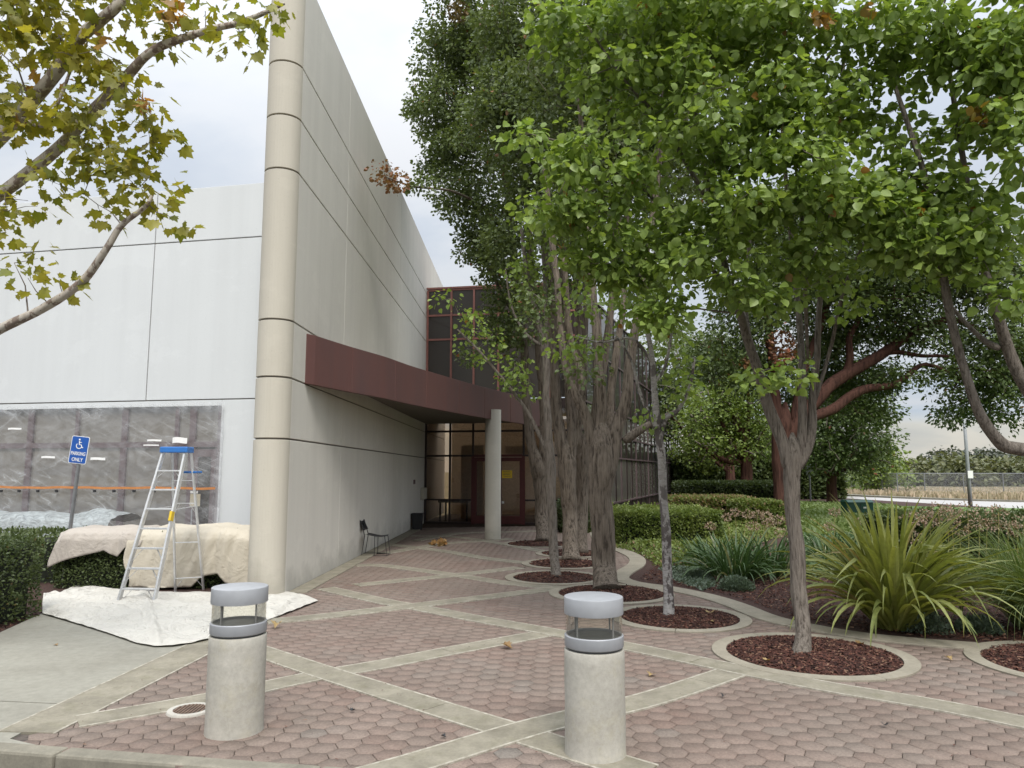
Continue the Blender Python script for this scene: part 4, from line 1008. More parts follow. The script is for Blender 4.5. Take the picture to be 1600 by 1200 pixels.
def hemR(s):
    base = np.interp(s, [0, .05, .3, .5, .56, .62, .70, .76, .84, 1.0], [.10, .02, .0, .05, .17, .22, .25, .12, .04, .06]); return base + .02 * mnoise.noise(Vector((s * 9, 0, 0)))
drape('canvas_sheet', 'cream canvas sheet draped over the hedge right behind the ladder', 'cloth_tan', A(196, 925, hy0).x, hx1, hy0, hy1, .93, hemR, 3, .07)
def hemL(s): return np.interp(s, [0, .3, .6, .75, .85, 1], [.40, .52, .62, .52, .66, .72])
drape('canvas_sheet', 'greyish canvas sheet draped over the top of the hedge below the sign', 'cloth_grey', A(78, 930, hy0).x, A(205, 925, hy0).x + .1, hy0, hy1 - .2, .93, hemL, 11, .05, 60, 50)
k = NT('thin_plastic'); k.set((.42, .46, .47), .4, 0, .4); z = k.noise(5, 5, .6, (1, 1, 2), None, 2); k.bump(z, .8, .04)
tr = k.n('ShaderNodeBsdfTransparent'); ms = k.n('ShaderNodeMixShader'); k.l(k.ramp(z, [(.35, .45), (.65, .85)]), ms.inputs[0]); k.l(tr.outputs[0], ms.inputs[1]); k.l(k.b.outputs[0], ms.inputs[2]); k.l(ms.outputs[0], k.out.inputs[0]); M['thin_plastic'] = k.m
pu0, pu1 = FAC.hit(-120, 840)[0], FAC.hit(235, 840)[0]
def fn(s, t):
    u = pu0 + (pu1 - pu0) * s; n_ = .25 + 1.1 * t; h_ = .90 + .16 * math.sin(PI * min(1, t * 1.2)) + .12 * mnoise.noise(Vector((u * 1.4, t * 2, 0))) + .06 * abs(mnoise.noise(Vector((u * 4, t * 5, 3))))
    if t > .85: h_ -= (t - .85) * 3.5
    return FAC.pt(u, h_, n_)
o = MB().grid(fn, 90, 30).build('plastic_heap', M['thin_plastic'], None, smooth=True); tag(o, 'milky plastic sheet lying on the shrubs under the covered windows', 'plastic sheet')
# ================================================================== far things on the right
# utility box
ub_ = G(1346, 808); t = thing('utility_box', ub_, 'small dark green utility box standing on the lawn edge', 'utility box')
bw_, bh_ = .52, .66
M['green_box'] = simple('green_paint', (.012, .075, .050), .5)
MB().box(ub_.x - bw_, ub_.x + bw_, ub_.y, ub_.y + .7, 0, bh_ - .06).build('body', M['green_box'], t, bevel=.02)
MB().add([(ub_.x - bw_ - .03, ub_.y - .04, bh_ - .058), (ub_.x + bw_ + .03, ub_.y - .04, bh_ - .058), (ub_.x + bw_ + .03, ub_.y + .74, bh_ - .058), (ub_.x - bw_ - .03, ub_.y + .74, bh_ - .058),
          (ub_.x - bw_, ub_.y + .15, bh_ + .03), (ub_.x + bw_, ub_.y + .15, bh_ + .03), (ub_.x + bw_, ub_.y + .6, bh_ + .03), (ub_.x - bw_, ub_.y + .6, bh_ + .03)],
         [(0, 3, 2, 1), (4, 5, 6, 7), (0, 1, 5, 4), (1, 2, 6, 5), (2, 3, 7, 6), (3, 0, 4, 7)]).build('lid', M['green_box'], t)
MB().box(ub_.x + .1, ub_.x + .22, ub_.y - .012, ub_.y - .001, .35, .42).build('label', M['white'], t)
MB().box(ub_.x - .02, ub_.x + .0, ub_.y - .01, ub_.y - .001, .05, .55).build('door_seam', M['black'], t)
# road, pavement beyond, field
M['road'] = concrete('road_concrete', (.42, .41, .40), (.33, .32, .31), .08, .6)
rd = [(3, 60), (14, 47), (20, 40.5), (30, 35), (60, 29), (130, 22), (130, 32), (62, 42), (38, 48.5), (30, 58), (27, 78), (12, 110), (-5, 100), (4, 78)]
sheet('road', rd, -.19, 'road')
mb = MB(); edge = smoothline([Vector((3.3, 60.5, 0)), Vector((14.5, 47.5, 0)), Vector((20.5, 41, 0)), Vector((30, 35.6, 0)), Vector((60, 29.6, 0)), Vector((120, 23, 0))], 5)
strip(edge, -.1, .1, -.2, -.06, 0).build('far_kerb', M['kerb'])['kind'] = 'structure'
edge = smoothline([Vector((62, 41.6, 0)), Vector((38, 48, 0)), Vector((29.6, 57.6, 0)), Vector((26.6, 78, 0))], 6)
strip(edge, -.1, .1, -.2, -.06, 0).build('far_kerb', M['kerb'])['kind'] = 'structure'
strip(edge, .3, 1.6, -.2, -.10, 0).build('far_pavement', M['walk'])['kind'] = 'structure'
def in_field(x, y): return inpoly(x, y, [(64, 43.5), (40, 50.5), (32.5, 59), (30, 80), (70, 85), (110, 60)])
n = 52000; X_ = rng.uniform(30, 75, n); Y_ = rng.uniform(43, 80, n); kp = in_field(X_, Y_); X_, Y_ = X_[kp], Y_[kp]; n = len(X_)
TU_V = [(-.5, 0, 0), (.5, 0, 0), (.35, 0, 1), (-.1, .1, 1.1)]; TU_F = [(0, 1, 2, 3)]
V, L_, S_, T_ = stamp(TU_V, TU_F, np.c_[X_, Y_, np.full(n, -.21)], rotm(np.zeros(n), np.zeros(n), rng.rand(n) * PI), np.c_[.10 + .2 * rng.rand(n), np.full(n, .1), .12 + rng.rand(n) ** 2 * .35], np.c_[rng.rand(n), np.clip(.5 + .5 * np.sin(X_ * .7 + Y_ * .4), 0, 1), np.zeros(n)])
o = from_arrays('dry_grass_field', V, L_, S_, M['dry_grass'], None, T_); o['kind'] = 'stuff'
# chain link fence
k = NT('chain_link'); k.set((.50, .51, .52), .5, .4); cof = k.n('ShaderNodeUVMap')
tcx = k.n('ShaderNodeNewGeometry'); sx3 = k.n('ShaderNodeSeparateXYZ'); k.l(tcx.outputs['Position'], sx3.inputs[0])
hx_ = k.math('ADD', k.math('MULTIPLY', sx3.outputs[0], .8), k.math('MULTIPLY', sx3.outputs[1], -.6)); zs3 = sx3.outputs[2]
def lat(sign): return k.math('LESS_THAN', k.math('FRACT', k.math('MULTIPLY', k.math('ADD', hx_, k.math('MULTIPLY', zs3, sign)), 11.0)), .10)
lt_ = k.math('MAXIMUM', lat(1.0), lat(-1.0)); tr = k.n('ShaderNodeBsdfTransparent'); ms = k.n('ShaderNodeMixShader'); k.l(lt_, ms.inputs[0]); k.l(tr.outputs[0], ms.inputs[1]); k.l(k.b.outputs[0], ms.inputs[2]); k.l(ms.outputs[0], k.out.inputs[0]); M['chain'] = k.m
fp = [Vector((31.5, 60, 0)), Vector((33, 66, 0)), Vector((37, 61.5, 0)), Vector((46, 57, 0)), Vector((58, 52, 0)), Vector((74, 46, 0))]
fp = [Vector((35.0, 84, 0)), Vector((34.2, 64.5, 0)), Vector((44, 62, 0)), Vector((60, 58, 0)), Vector((80, 53, 0))]
t = thing('chain_link_fence', fp[1], 'chain link fence on posts round the dry lot across the road', 'fence')
LL = np.cumsum([0] + [(b - a).length for a, b in zip(fp[:-1], fp[1:])])
def fpt(d): return Vector((np.interp(d, LL, [p.x for p in fp]), np.interp(d, LL, [p.y for p in fp]), 0))
d_ = 0; prev = None
while d_ < LL[-1]:
    p = fpt(d_); MB().tube([(p.x, p.y, -.22), (p.x, p.y, 1.75)], .045, 6).build('post', M['post'], t)
    if prev is not None: MB().tube([(prev.x, prev.y, 1.7), (p.x, p.y, 1.7)], .03, 5).build('rail', M['post'], t); MB().add([(prev.x, prev.y, -.18), (p.x, p.y, -.18), (p.x, p.y, 1.7), (prev.x, prev.y, 1.7)], [(0, 1, 2, 3)]).build('mesh_panel', M['chain'], t)
    prev = p; d_ += 3.0
# lamp post and small road signs
lp = G(1517, 797, -.2); t = thing('lamp_post', lp, 'slender grey lamp post standing across the road by the dry lot', 'lamp post')
ztop_ = A(1512, 652, lp.y).z + 2.4
MB().tube([lp, (lp.x, lp.y, 3), (lp.x - .02, lp.y, ztop_)], [.11, .09, .06], 8).build('pole', M['alu'], t, smooth=True)
MB().tube([(lp.x, lp.y, ztop_), (lp.x - .7, lp.y - .5, ztop_ + .25), (lp.x - 1.6, lp.y - 1.1, ztop_ + .3)], .05, 6).build('arm', M['post'], t)
MB().box(lp.x - 2.3, lp.x - 1.5, lp.y - 1.3, lp.y - .95, ztop_ + .2, ztop_ + .34).build('lamp_head', M['alu'], t, bevel=.04)
MB().box(lp.x - .14, lp.x + .14, lp.y - .2, lp.y - .165, 1.5, 1.9).build('notice', M['white'], t)
for (x, y, Y_, hgt, m, lb) in ((1403, 765, 88, 2.0, 'orange', 'small red and white sign on a post at the far road bend'), (1267, 790, 46, 2.3, 'post', 'thin grey sign post beyond the lawn'), (1253, 770, 70, 2.6, 'white', 'small white road sign far off behind the nearest trunk')):
    p = A(x, y, Y_); p.z = -.2; s = thing('road_sign', p, lb, 'sign')
    MB().tube([p, (p.x, p.y, hgt)], .05, 6).build('post', M['post'], s); MB().box(p.x - .25, p.x + .25, p.y - .08, p.y - .055, hgt - .65, hgt).build('plate', M[m], s, bevel=.01)
# low dark building far behind
fb = A(1366, 760, 135); t = thing('far_building', Vector((fb.x, 135, -.2)), 'low dark glazed building far behind the road', 'building')
MB().box(fb.x - 10, fb.x + 12, 135, 150, -.2, 3.0).build('wall', M['joint'], t); MB().box(fb.x - 10.5, fb.x + 12.5, 134.5, 150.5, 3.01, 3.5).build('roof', M['soffit'], t)
for q in range(10): MB().box(fb.x - 9.6 + q * 2.15, fb.x - 7.9 + q * 2.15, 134.92, 134.98, .4, 2.5).build('window', M['glass_dark'], t)
# parked vehicles far behind the fence
def far_car(x, y, m, lb, rz):
    s = thing('parked_car', (x, y, -.2), lb, 'car', 'cars parked far off beyond the fence', rz)
    prof = [(-2.2, .35), (-2.2, .8), (-1.9, .95), (-1.3, 1.0), (-.8, 1.42), (.7, 1.45), (1.35, 1.0), (2.1, .88), (2.25, .6), (2.2, .35)]
    v = [(a, -.85 + (.12 if b > 1.05 else 0), b) for a, b in prof] + [(a, .85 - (.12 if b > 1.05 else 0), b) for a, b in prof]; n = len(prof)
    MB().add(v, [tuple(range(n)), tuple(range(2 * n - 1, n - 1, -1))] + [(i, n + i, n + (i + 1) % n, (i + 1) % n) for i in range(n)]).build('body', M[m], s, world=False, bevel=.05)
    MB().add([(-1.1, -.80, 1.02), (1.1, -.80, 1.02), (.65, -.745, 1.38), (-.75, -.745, 1.38)], [(0, 1, 2, 3)]).build('window', M['glass_dark'], s, world=False)
    for a in (-1.4, 1.4):
        for b in (-.80, .80): MB().tube([(a, b - .1, .33), (a, b + .1, .33)], .33, 14).build('wheel', M['black'], s, world=False)
for x, y, m, lb in ((80, 118, 'white', 'white car parked farthest left beyond the chain link fence'), (90, 116, 'alu', 'grey car parked in the middle beyond the chain link fence'), (99, 114, 'white', 'white car parked right of the grey one beyond the chain link fence')):
    far_car(x, y, m, lb, -.3)
# ================================================================== VEGETATION
def leaf_cloud(C, n, sc, size, droop=.5, flat=.7, up=1.0, clt=None, out=None, jit=.25):
    """n leaves round each clump centre C (k,3)"""
    k_ = len(C); o = rng.randn(k_, n, 3); o /= np.maximum(1, np.linalg.norm(o, axis=2, keepdims=True) / 1.7); o[..., 2] *= flat
    P = C[:, None] + o * sc
    D = norm(o * np.array([1, 1, .6]) + rng.randn(k_, n, 3) * .55 + np.array([0, 0, -droop]))
    N = rng.randn(k_, n, 3) * .55 + np.array([0, 0, up]) + norm(o) * .5
    c = rng.rand(k_) if clt is None else clt
    T = np.stack([rng.rand(k_, n), np.repeat(c[:, None], n, 1), np.zeros((k_, n))], 2)
    S = size * (.5 + rng.rand(k_ * n) * .8)
    return P.reshape(-1, 3), frames(D.reshape(-1, 3), N.reshape(-1, 3)), S, T.reshape(-1, 3)
def blobs_world(bl):
    o = []
    for b in bl:
        x, y, Y, rx, ry = b[:5]; rd = b[5] if len(b) > 5 else None
        c = A(x, y, Y); s = Y / FPX; o.append((np.array(c), np.array([rx * s, rd or max(rx, ry) * s * .9, ry * s])))
    return o
def clump_points(bl, n, minz=.0, shell=2.3):
    B = blobs_world(bl); w = np.array([r.prod() ** .75 for c, r in B]); w /= w.sum(); P = []
    for (c, r), wi in zip(B, w):
        m = max(2, int(n * wi)); d = norm(rng.randn(m, 3)); q = rng.rand(m, 1) ** (1 / shell); P.append(c + d * q * r)
    return np.concatenate(P)
LIBS = {}
def leaf_lib(key, tv, tf, m):
    if key not in LIBS:
        L_ = []
        for q in range(8):
            V, l, s, T = stamp(tv, tf, np.zeros((1, 3)), np.eye(3)[None], np.ones(1), np.array([[(q % 4 + .5) / 4, (q // 4 + .5) / 2, 0]]))
            o = from_arrays('leaf', V, l, s, M[m], None, T); L_.append(o.data); bpy.data.objects.remove(o)
        LIBS[key] = L_
    return LIBS[key]
def put_leaves(root, P, R, S, T, tv, tf, m, singles=0, key=None, name='crown', maxdist=None):
    rest = np.arange(len(P)); org = np.array(worldloc(root))
    if singles:
        x, y, f = proj(P); v = (f > .5) & (x > 5) & (x < 1595) & (y > 5) & (y < 1190) & (T[:, 2] < .3)
        d = np.where(v, np.linalg.norm(P - np.array([0, 0, H]), axis=1) / S, 1e9); od = np.argsort(d); pick = od[:singles]; pick = pick[d[pick] < 1e8]
        L_ = leaf_lib(key, tv, tf, m)
        for i in pick:
            q = int(min(3, T[i, 0] * 4)) + 4 * int(T[i, 1] > .5)
            o = bpy.data.objects.new('leaf', L_[q]); COL.objects.link(o); o.parent = root
            Mx = Matrix(np.column_stack([R[i] * S[i], P[i] - org]).tolist()).to_4x4(); o.matrix_local = Mx
        rest = np.setdiff1d(rest, pick)
    V, l, s, TT = stamp(tv, tf, P[rest], R[rest], S[rest], T[rest])
    o = from_arrays(name, V - org, l, s, M[m], root, TT); o['kind'] = 'stuff'; return o
def tree(label, base, limbs, blobs, nclump, nleaf, sc_, lsize, m_leaf, m_bark, tv=PR_V, tf=PR_F, singles=0, key=None, droop=.5, group=None, name='tree', cat='tree', tw=.006, twmax=.02, sides=9, dead=(), flat=.7, shell=2.3, gaps=(), trunk_wob=.10, twig_mat=None, keepout=True):
    root = thing(name, base, label, cat, group)
    nodes = []
    for li, (pn, pts) in enumerate(limbs):
        P = smoothline([Vector(p[:3]) for p in pts], 6 if len(pts) > 2 else 8)
        rr = np.interp(np.linspace(0, len(pts) - 1, len(P)), range(len(pts)), [p[3] for p in pts])
        P = [p + Vector((mnoise.noise(p * 1.7), mnoise.noise(p * 1.7 + Vector((9, 0, 0))), 0)) * min(.04, r_ * .5) for p, r_ in zip(P, rr)]
        rad = [r_ * (1 + .07 * mnoise.noise(p * 6)) for p, r_ in zip(P, rr)]
        if pn == 'trunk':
            tt = (P[-1] - P[-3]).normalized(); P = P + [P[-1] + tt * rad[-1] * 1.3, P[-1] + tt * rad[-1] * 2.6]; rad = rad + [rad[-1] * .72, rad[-1] * .15]; rr = np.r_[rr, rr[-1] * .8, rr[-1] * .4]
        if pn != 'trunk' and len(rad) > 3: rad[0] *= .6; rad[1] *= .85
        if pn == 'trunk': rad[0] *= 1.5; rad[1] *= 1.16; rad[2] *= 1.04
        MB().tube(P, rad, 16 if rr.max() > .12 else sides, wob=trunk_wob).build(pn, M[m_bark], root, smooth=True)
        st = 0 if pn != 'trunk' else int(len(P) * .6)
        for p, r_ in list(zip(P, rr))[st:]: nodes.append((p.x, p.y, p.z, r_))
    C = clump_points(blobs, nclump, shell=shell)
    x, y, f = proj(C)
    for (gx_, gy_, grx, gry) in gaps: C = C[~((((x - gx_) / grx) ** 2 + ((y - gy_) / gry) ** 2) < 1)]; x, y, f = proj(C)
    if keepout:
        q = C[:, :2] - np.array([WING.p.x, WING.p.y]); nn = q @ np.array([WING.n.x, WING.n.y]); C = C[(nn > .35) | (C[:, 2] > 10.3) | (C[:, 1] < 9)]
    ND = np.zeros((len(nodes) + len(C) * 6, 4)); nn_ = len(nodes); ND[:nn_] = nodes
    order = np.argsort(((C[:, None, :2] - ND[None, :nn_:4, :2]) ** 2).sum(2).min(1) + ((C[:, None, 2] - ND[None, :nn_:4, 2]) ** 2).min(1) * .3)
    tg = MB(); TC = []
    for ci in order:
        c = C[ci]; dv = ND[:nn_, :3] - c; pen = np.where(ND[:nn_, 2] > c[2] + .1, 1.6, 1.0); d2 = (dv ** 2).sum(1) * pen; j = int(np.argmin(d2)); p0 = Vector(ND[j, :3]); r0 = ND[j, 3]; p1 = Vector(c); L_ = (p1 - p0).length
        if L_ < .05: continue
        r1 = tw * .6; ra = min(max(r0 * .6, tw), twmax, tw + L_ * .008)
        mid = (p0 + p1) / 2 + Vector((random.gauss(0, .07), random.gauss(0, .07), random.gauss(0, .05) + .05)) * L_
        q1 = p0.lerp(mid, .55); q2 = mid.lerp(p1, .5)
        tg.tube([p0, q1, mid, q2, p1], [ra, ra * .85, ra * .7, ra * .5, r1], 4 if base.y > 9 else 5, cap=False)
        for q, w in ((q1, .85), (mid, .7), (q2, .5), (p1, .35)): ND[nn_] = (q.x, q.y, q.z, max(ra * w, tw * .5)); nn_ += 1
    tg.build('twigs', M[twig_mat or 'bark_twig'], root)['kind'] = 'stuff'
    if len(C):
        clt = np.clip(rng.rand(len(C)) * .8 + .1, 0, 1)
        P, R, S, T = leaf_cloud(C, nleaf, sc_, lsize, droop, flat, up=.40, clt=clt)
        x, y, f = proj(P)
        for (dx, dy, dr, amt) in dead: s_ = ((x - dx) ** 2 + (y - dy) ** 2) < dr * dr; T[s_, 2] = amt * (.7 + .3 * rng.rand(s_.sum()))
        rnd = rng.rand(len(P)) < .004; T[rnd, 2] = .8
        if keepout:
            q = P[:, :2] - np.array([WING.p.x, WING.p.y]); nn = q @ np.array([WING.n.x, WING.n.y]); kp = (nn > .1) | (P[:, 2] > 10.15) | (P[:, 1] < 9); P, R, S, T = P[kp], R[kp], S[kp], T[kp]
        put_leaves(root, P, R, S, T, tv, tf, m_leaf, singles, key)
    return root
def thin(L, f): return [(n_, [(p[0], p[1], p[2], p[3] * f) for p in ps_]) for n_, ps_ in L]
def L4(Y, pts):
    """limb from picture points; r is half the seen width in pixels"""
    o = []
    for p in pts:
        Yp = p[3] if len(p) > 3 else Y; c = A(p[0], p[1], Yp); o.append((c.x, c.y, c.z, p[2] * Yp / FPX))
    return o
def trunk_px(x, y, r, Y=None):
    g = G(x, y, .04); return (g.x, g.y, .0, r * g.y / FPX)
# ---- nearest tree
b1 = G(1252, 1022); Y1 = b1.y
tree('nearest tree, smooth grey trunk forking low in the largest mulch circle', Vector((b1.x, b1.y, 0)), thin([
    ('trunk', [trunk_px(1252, 1022, 15)] + L4(Y1, [(1250, 940, 14.5), (1243, 830, 14), (1237, 760, 15), (1234, 712, 17)])),
    ('branch', L4(Y1, [(1232, 735, 13), (1216, 680, 11.5), (1196, 620, 11), (1178, 560, 9.5, Y1 - .1), (1160, 500, 8, Y1 - .25), (1138, 440, 7, Y1 - .4), (1115, 330, 6, Y1 - .5), (1090, 200, 4, Y1 - .5), (1080, 60, 3, Y1 - .4)])),
    ('branch', L4(Y1, [(1238, 730, 12), (1252, 680, 9), (1256, 620, 8.5), (1252, 560, 7, Y1 + .1), (1248, 500, 6, Y1 + .2), (1240, 400, 5, Y1 + .3), (1225, 250, 4), (1220, 80, 3)])),
    ('branch', L4(Y1, [(1240, 735, 13), (1266, 680, 9), (1272, 620, 7.5), (1276, 560, 6.5), (1278, 505, 5.5), (1290, 380, 4.5), (1310, 220, 4), (1320, 60, 3)])),
    ('branch', L4(Y1, [(1270, 640, 5), (1285, 590, 4), (1298, 540, 3.5), (1330, 420, 3, Y1 - .3), (1400, 300, 3, Y1 - .6)])),
    ('branch', L4(Y1, [(1205, 640, 6), (1188, 590, 5), (1170, 520, 4.5, Y1 + .3), (1165, 440, 4, Y1 + .5), (1180, 300, 4, Y1 + .6)])),
    ('branch', L4(Y1, [(1150, 470, 5, Y1 - .3), (1080, 380, 4, Y1 - .5), (1010, 300, 3.5, Y1 - .6), (930, 240, 3, Y1 - .7), (850, 215, 2, Y1 - .7)])),
    ('branch', L4(Y1, [(1120, 340, 5, Y1 - .5), (1040, 200, 4, Y1 - .7), (980, 130, 3, Y1 - .9), (930, 60, 2, Y1 - .9)])),
    ('branch', L4(Y1, [(1262, 560, 4), (1250, 300, 3.5, Y1 - .7), (1230, 200, 3, Y1 - .8), (1300, 80, 2.5, Y1 - .9)])),
], .82), [(870, 235, 7.0, 70, 42), (815, 205, 7.0, 30, 20), (950, 265, 6.9, 80, 60), (865, 325, 7.0, 75, 35), (950, 370, 7.0, 85, 55), (1000, 455, 7.0, 50, 60), (930, 430, 7.1, 55, 35), (1040, 500, 7.1, 40, 38), (1060, 380, 6.9, 90, 60),
    (1010, 120, 6.9, 120, 75), (900, 40, 6.9, 70, 55), (1040, 10, 6.8, 130, 70), (1120, 210, 6.7, 110, 90), (1230, 160, 6.6, 120, 80), (1180, 40, 6.7, 130, 90), (1270, 280, 6.5, 110, 80), (1180, 340, 6.7, 110, 65), (1150, 440, 6.9, 70, 35),
    (1330, 60, 6.6, 90, 70), (1360, 330, 6.7, 80, 70), (1270, 400, 7.0, 90, 45), (1350, 180, 7, 60, 80), (1400, 400, 6.9, 60, 50), (1330, 470, 7.0, 40, 24), (1210, 480, 7.0, 30, 24), (1180, 590, 7.1, 16, 12), (1240, 590, 7.1, 16, 10), (1130, -120, 7.4, 260, 130), (1300, -200, 7.5, 200, 130)],
    880, 36, .118, .082, 'leaf_pear', 'bark_pear', singles=300, key='pear', droop=.75, tw=.004, twmax=.014, gaps=((1378, 155, 26, 30), (1450, 175, 36, 26), (1535, 250, 26, 40), (1300, 470, 30, 25)), dead=((1283, 28, 16, .9), (1358, 18, 12, .8)), name='pear_tree', trunk_wob=.12)
# ---- right hand tree whose trunk stands beyond the frame
c8 = circles[7][0]; Y8 = c8.y; X8 = c8.x
def A8(x, y, Y, r): p = A(x, y, Y); return (p.x, p.y, p.z, r * Y / FPX)
fork = (X8, Y8, 2.05, .085)
tree('right edge tree with limbs curving up through the foliage above the flax', Vector((X8, Y8, 0)), thin([
    ('trunk', [(X8, Y8, 0, .10), (X8 + .02, Y8, .8, .09), (X8 - .02, Y8, 1.5, .09), fork]),
    ('branch', [(X8, Y8, 1.95, .075), A8(1640, 706, 7.0, 13), A8(1590, 701, 6.9, 13), A8(1562, 690, 6.9, 12), A8(1530, 645, 6.85, 10), A8(1503, 570, 6.8, 8), A8(1484, 480, 6.7, 8), A8(1468, 400, 6.6, 7), A8(1440, 260, 6.5, 6), A8(1400, 140, 6.5, 4)]),
    ('branch', [fork, A8(1640, 660, 7.1, 13), A8(1600, 598, 7.0, 12), A8(1575, 545, 7.0, 11), A8(1550, 470, 6.9, 9), A8(1528, 380, 6.9, 7), A8(1515, 320, 6.9, 6), A8(1490, 150, 6.8, 5), A8(1470, 40, 6.8, 4)]),
    ('branch', [A8(1562, 545, 7.0, 8), A8(1535, 530, 7.1, 5), A8(1505, 500, 7.2, 4), A8(1480, 470, 7.3, 3)]),
    ('branch', [fork, (X8 + .3, Y8, 3.0, .06), (X8 + .1, Y8 - .3, 4.2, .045), (X8 - .3, Y8 - .6, 5.4, .03)]),
], .82), [(1450, 60, 6.4, 90, 70), (1540, 100, 6.2, 80, 90), (1590, 200, 6.0, 60, 110), (1490, 300, 6.5, 70, 50), (1420, 250, 6.6, 45, 50), (1560, 370, 6.3, 60, 60), (1600, 60, 6.0, 60, 90), (1470, 400, 6.5, 70, 45), (1590, 470, 6.3, 40, 45), (1500, 200, 6.9, 60, 50), (1440, 340, 6.6, 60, 60),
    (1600, -120, 6.6, 160, 100), (1750, 100, 6.8, 160, 160), (1800, 350, 7, 130, 120)],
    480, 35, .120, .084, 'leaf_pear', 'bark_pear', singles=300, key='pear', droop=.75, tw=.004, twmax=.013, gaps=((1378, 155, 26, 30), (1455, 170, 50, 34), (1538, 250, 32, 46), (1500, 170, 26, 20)), dead=((1530, 178, 14, .8), (1537, 190, 9, .9)), name='pear_tree')
# ---- pale thin tree
b = G(1044, 963); Yb = b.y
tree('pale thin speckled trunk in the mulch circle behind the near bollard', Vector((b.x, b.y, 0)), [
    ('trunk', [trunk_px(1044, 963, 8)] + L4(Yb, [(1042, 880, 7.5), (1039, 800, 7), (1034, 720, 6.5), (1028, 670, 6.5), (1024, 620, 5), (1016, 540, 4), (1003, 480, 3)])),
    ('branch', L4(Yb, [(1031, 690, 4), (1040, 655, 4), (1060, 640, 3), (1078, 600, 2.5), (1085, 560, 2)])),
    ('branch', L4(Yb, [(1030, 680, 4), (1018, 655, 3), (1000, 610, 2.5), (985, 560, 2), (960, 520, 1.5)])),
    ('branch', L4(Yb, [(1022, 600, 3), (1040, 570, 2.5), (1050, 520, 2), (1060, 480, 1.5)])),
    ('branch', L4(Yb, [(1020, 570, 2.5), (990, 530, 2), (940, 535, 1.6), (900, 525, 1)])),
    ('branch', L4(Yb, [(1012, 530, 2.5), (1020, 480, 2), (1030, 420, 1.5)])),
], [(1030, 480, Yb, 60, 55), (1075, 600, Yb, 25, 45), (1015, 640, Yb, 22, 20), (900, 540, Yb, 40, 35), (1060, 540, Yb + .3, 40, 40), (1000, 420, Yb, 60, 50), (950, 470, Yb, 60, 30)], 80, 22, .15, .07, 'leaf_pear', 'bark_pale', droop=.7, tw=.004, twmax=.01, twig_mat='bark_pale', name='pear_tree')
# ---- thick old tree
b = G(948, 922); Yb = b.y
tree('thick furrowed trunk dividing into many stout upright limbs', Vector((b.x, b.y, 0)), [
    ('trunk', [trunk_px(947, 922, 19)] + L4(Yb, [(944, 880, 18.5), (942, 820, 18), (938, 770, 19), (938, 730, 22), (940, 700, 20)])),
    ('branch', L4(Yb, [(938, 760, 12), (930, 700, 10), (915, 650, 8.5), (896, 612, 7), (884, 575, 6), (875, 500, 5), (866, 400, 5), (850, 250, 4)])),
    ('branch', L4(Yb, [(940, 740, 14), (938, 670, 10.5), (936, 600, 9.5), (932, 520, 7.5), (925, 430, 6), (915, 300, 5), (905, 150, 4)])),
    ('branch', L4(Yb, [(946, 745, 14), (960, 690, 11), (974, 640, 9.5), (984, 580, 8.5), (996, 500, 7), (1010, 400, 6), (1030, 250, 5), (1040, 100, 4)])),
    ('branch', L4(Yb, [(955, 720, 9), (952, 640, 7, Yb + .4), (962, 560, 6, Yb + .5), (975, 460, 5, Yb + .6), (980, 300, 5, Yb + .7), (970, 100, 4, Yb + .6)])),
    ('branch', L4(Yb, [(975, 690, 8), (1000, 672, 7), (1030, 655, 4), (1060, 640, 2)])),
    ('branch', L4(Yb, [(908, 640, 7), (905, 580, 6.5, Yb + .2), (890, 520, 6, Yb + .3), (880, 400, 5)])),
], [(900, 130, Yb + .5, 110, 110, 1.6), (1000, 60, Yb, 110, 110, 1.6), (950, 250, Yb + .8, 120, 90, 1.5), (1040, 230, Yb + 1, 90, 120, 1.5), (880, 330, Yb + .6, 60, 60), (1080, 60, Yb + .5, 90, 100), (950, -60, Yb, 160, 110, 2), (1060, 380, Yb + 1, 70, 60), (990, 420, Yb + 1, 50, 40), (910, 560, Yb - .2, 26, 30), (840, 470, Yb, 30, 50)],
    620, 62, .20, .080, 'leaf_dark', 'bark_old', tv=MD_V, tf=MD_F, singles=0, tw=.006, twmax=.03, name='pear_tree', dead=((1215, 60, 18, .8), (1255, 45, 25, .9)))
# ---- thin grey tree in front of the column
b = G(868, 901); Yb = b.y
tree('slim smooth grey trunk with long thin limb reaching towards the canopy', Vector((b.x, b.y, 0)), [
    ('trunk', [trunk_px(868, 901, 7.5)] + L4(Yb, [(866, 850, 7), (862, 770, 7), (860, 728, 8), (858, 690, 6.5), (856, 640, 6), (852, 560, 5.5), (840, 500, 5), (825, 440, 4), (815, 360, 3)])),
    ('branch', L4(Yb, [(858, 712, 4.5), (845, 685, 3.5), (828, 650, 3), (808, 620, 2.6), (780, 585, 2.2), (745, 545, 2), (715, 515, 1.3)])),
    ('branch', L4(Yb, [(854, 590, 4), (853, 500, 3.6), (850, 420, 3), (840, 300, 2)])),
    ('branch', L4(Yb, [(846, 540, 3), (820, 520, 2.2), (800, 480, 1.8), (790, 420, 1.2)])),
], [(730, 500, Yb, 30, 14), (760, 540, Yb, 28, 28), (800, 585, Yb, 25, 36), (735, 525, Yb + .2, 22, 18), (820, 610, Yb, 22, 22), (700, 470, Yb, 12, 10), (840, 380, Yb, 35, 60), (812, 430, Yb, 24, 30)], 64, 16, .14, .085, 'leaf_pear', 'bark_pear', droop=.7, tw=.004, twmax=.009, name='pear_tree')
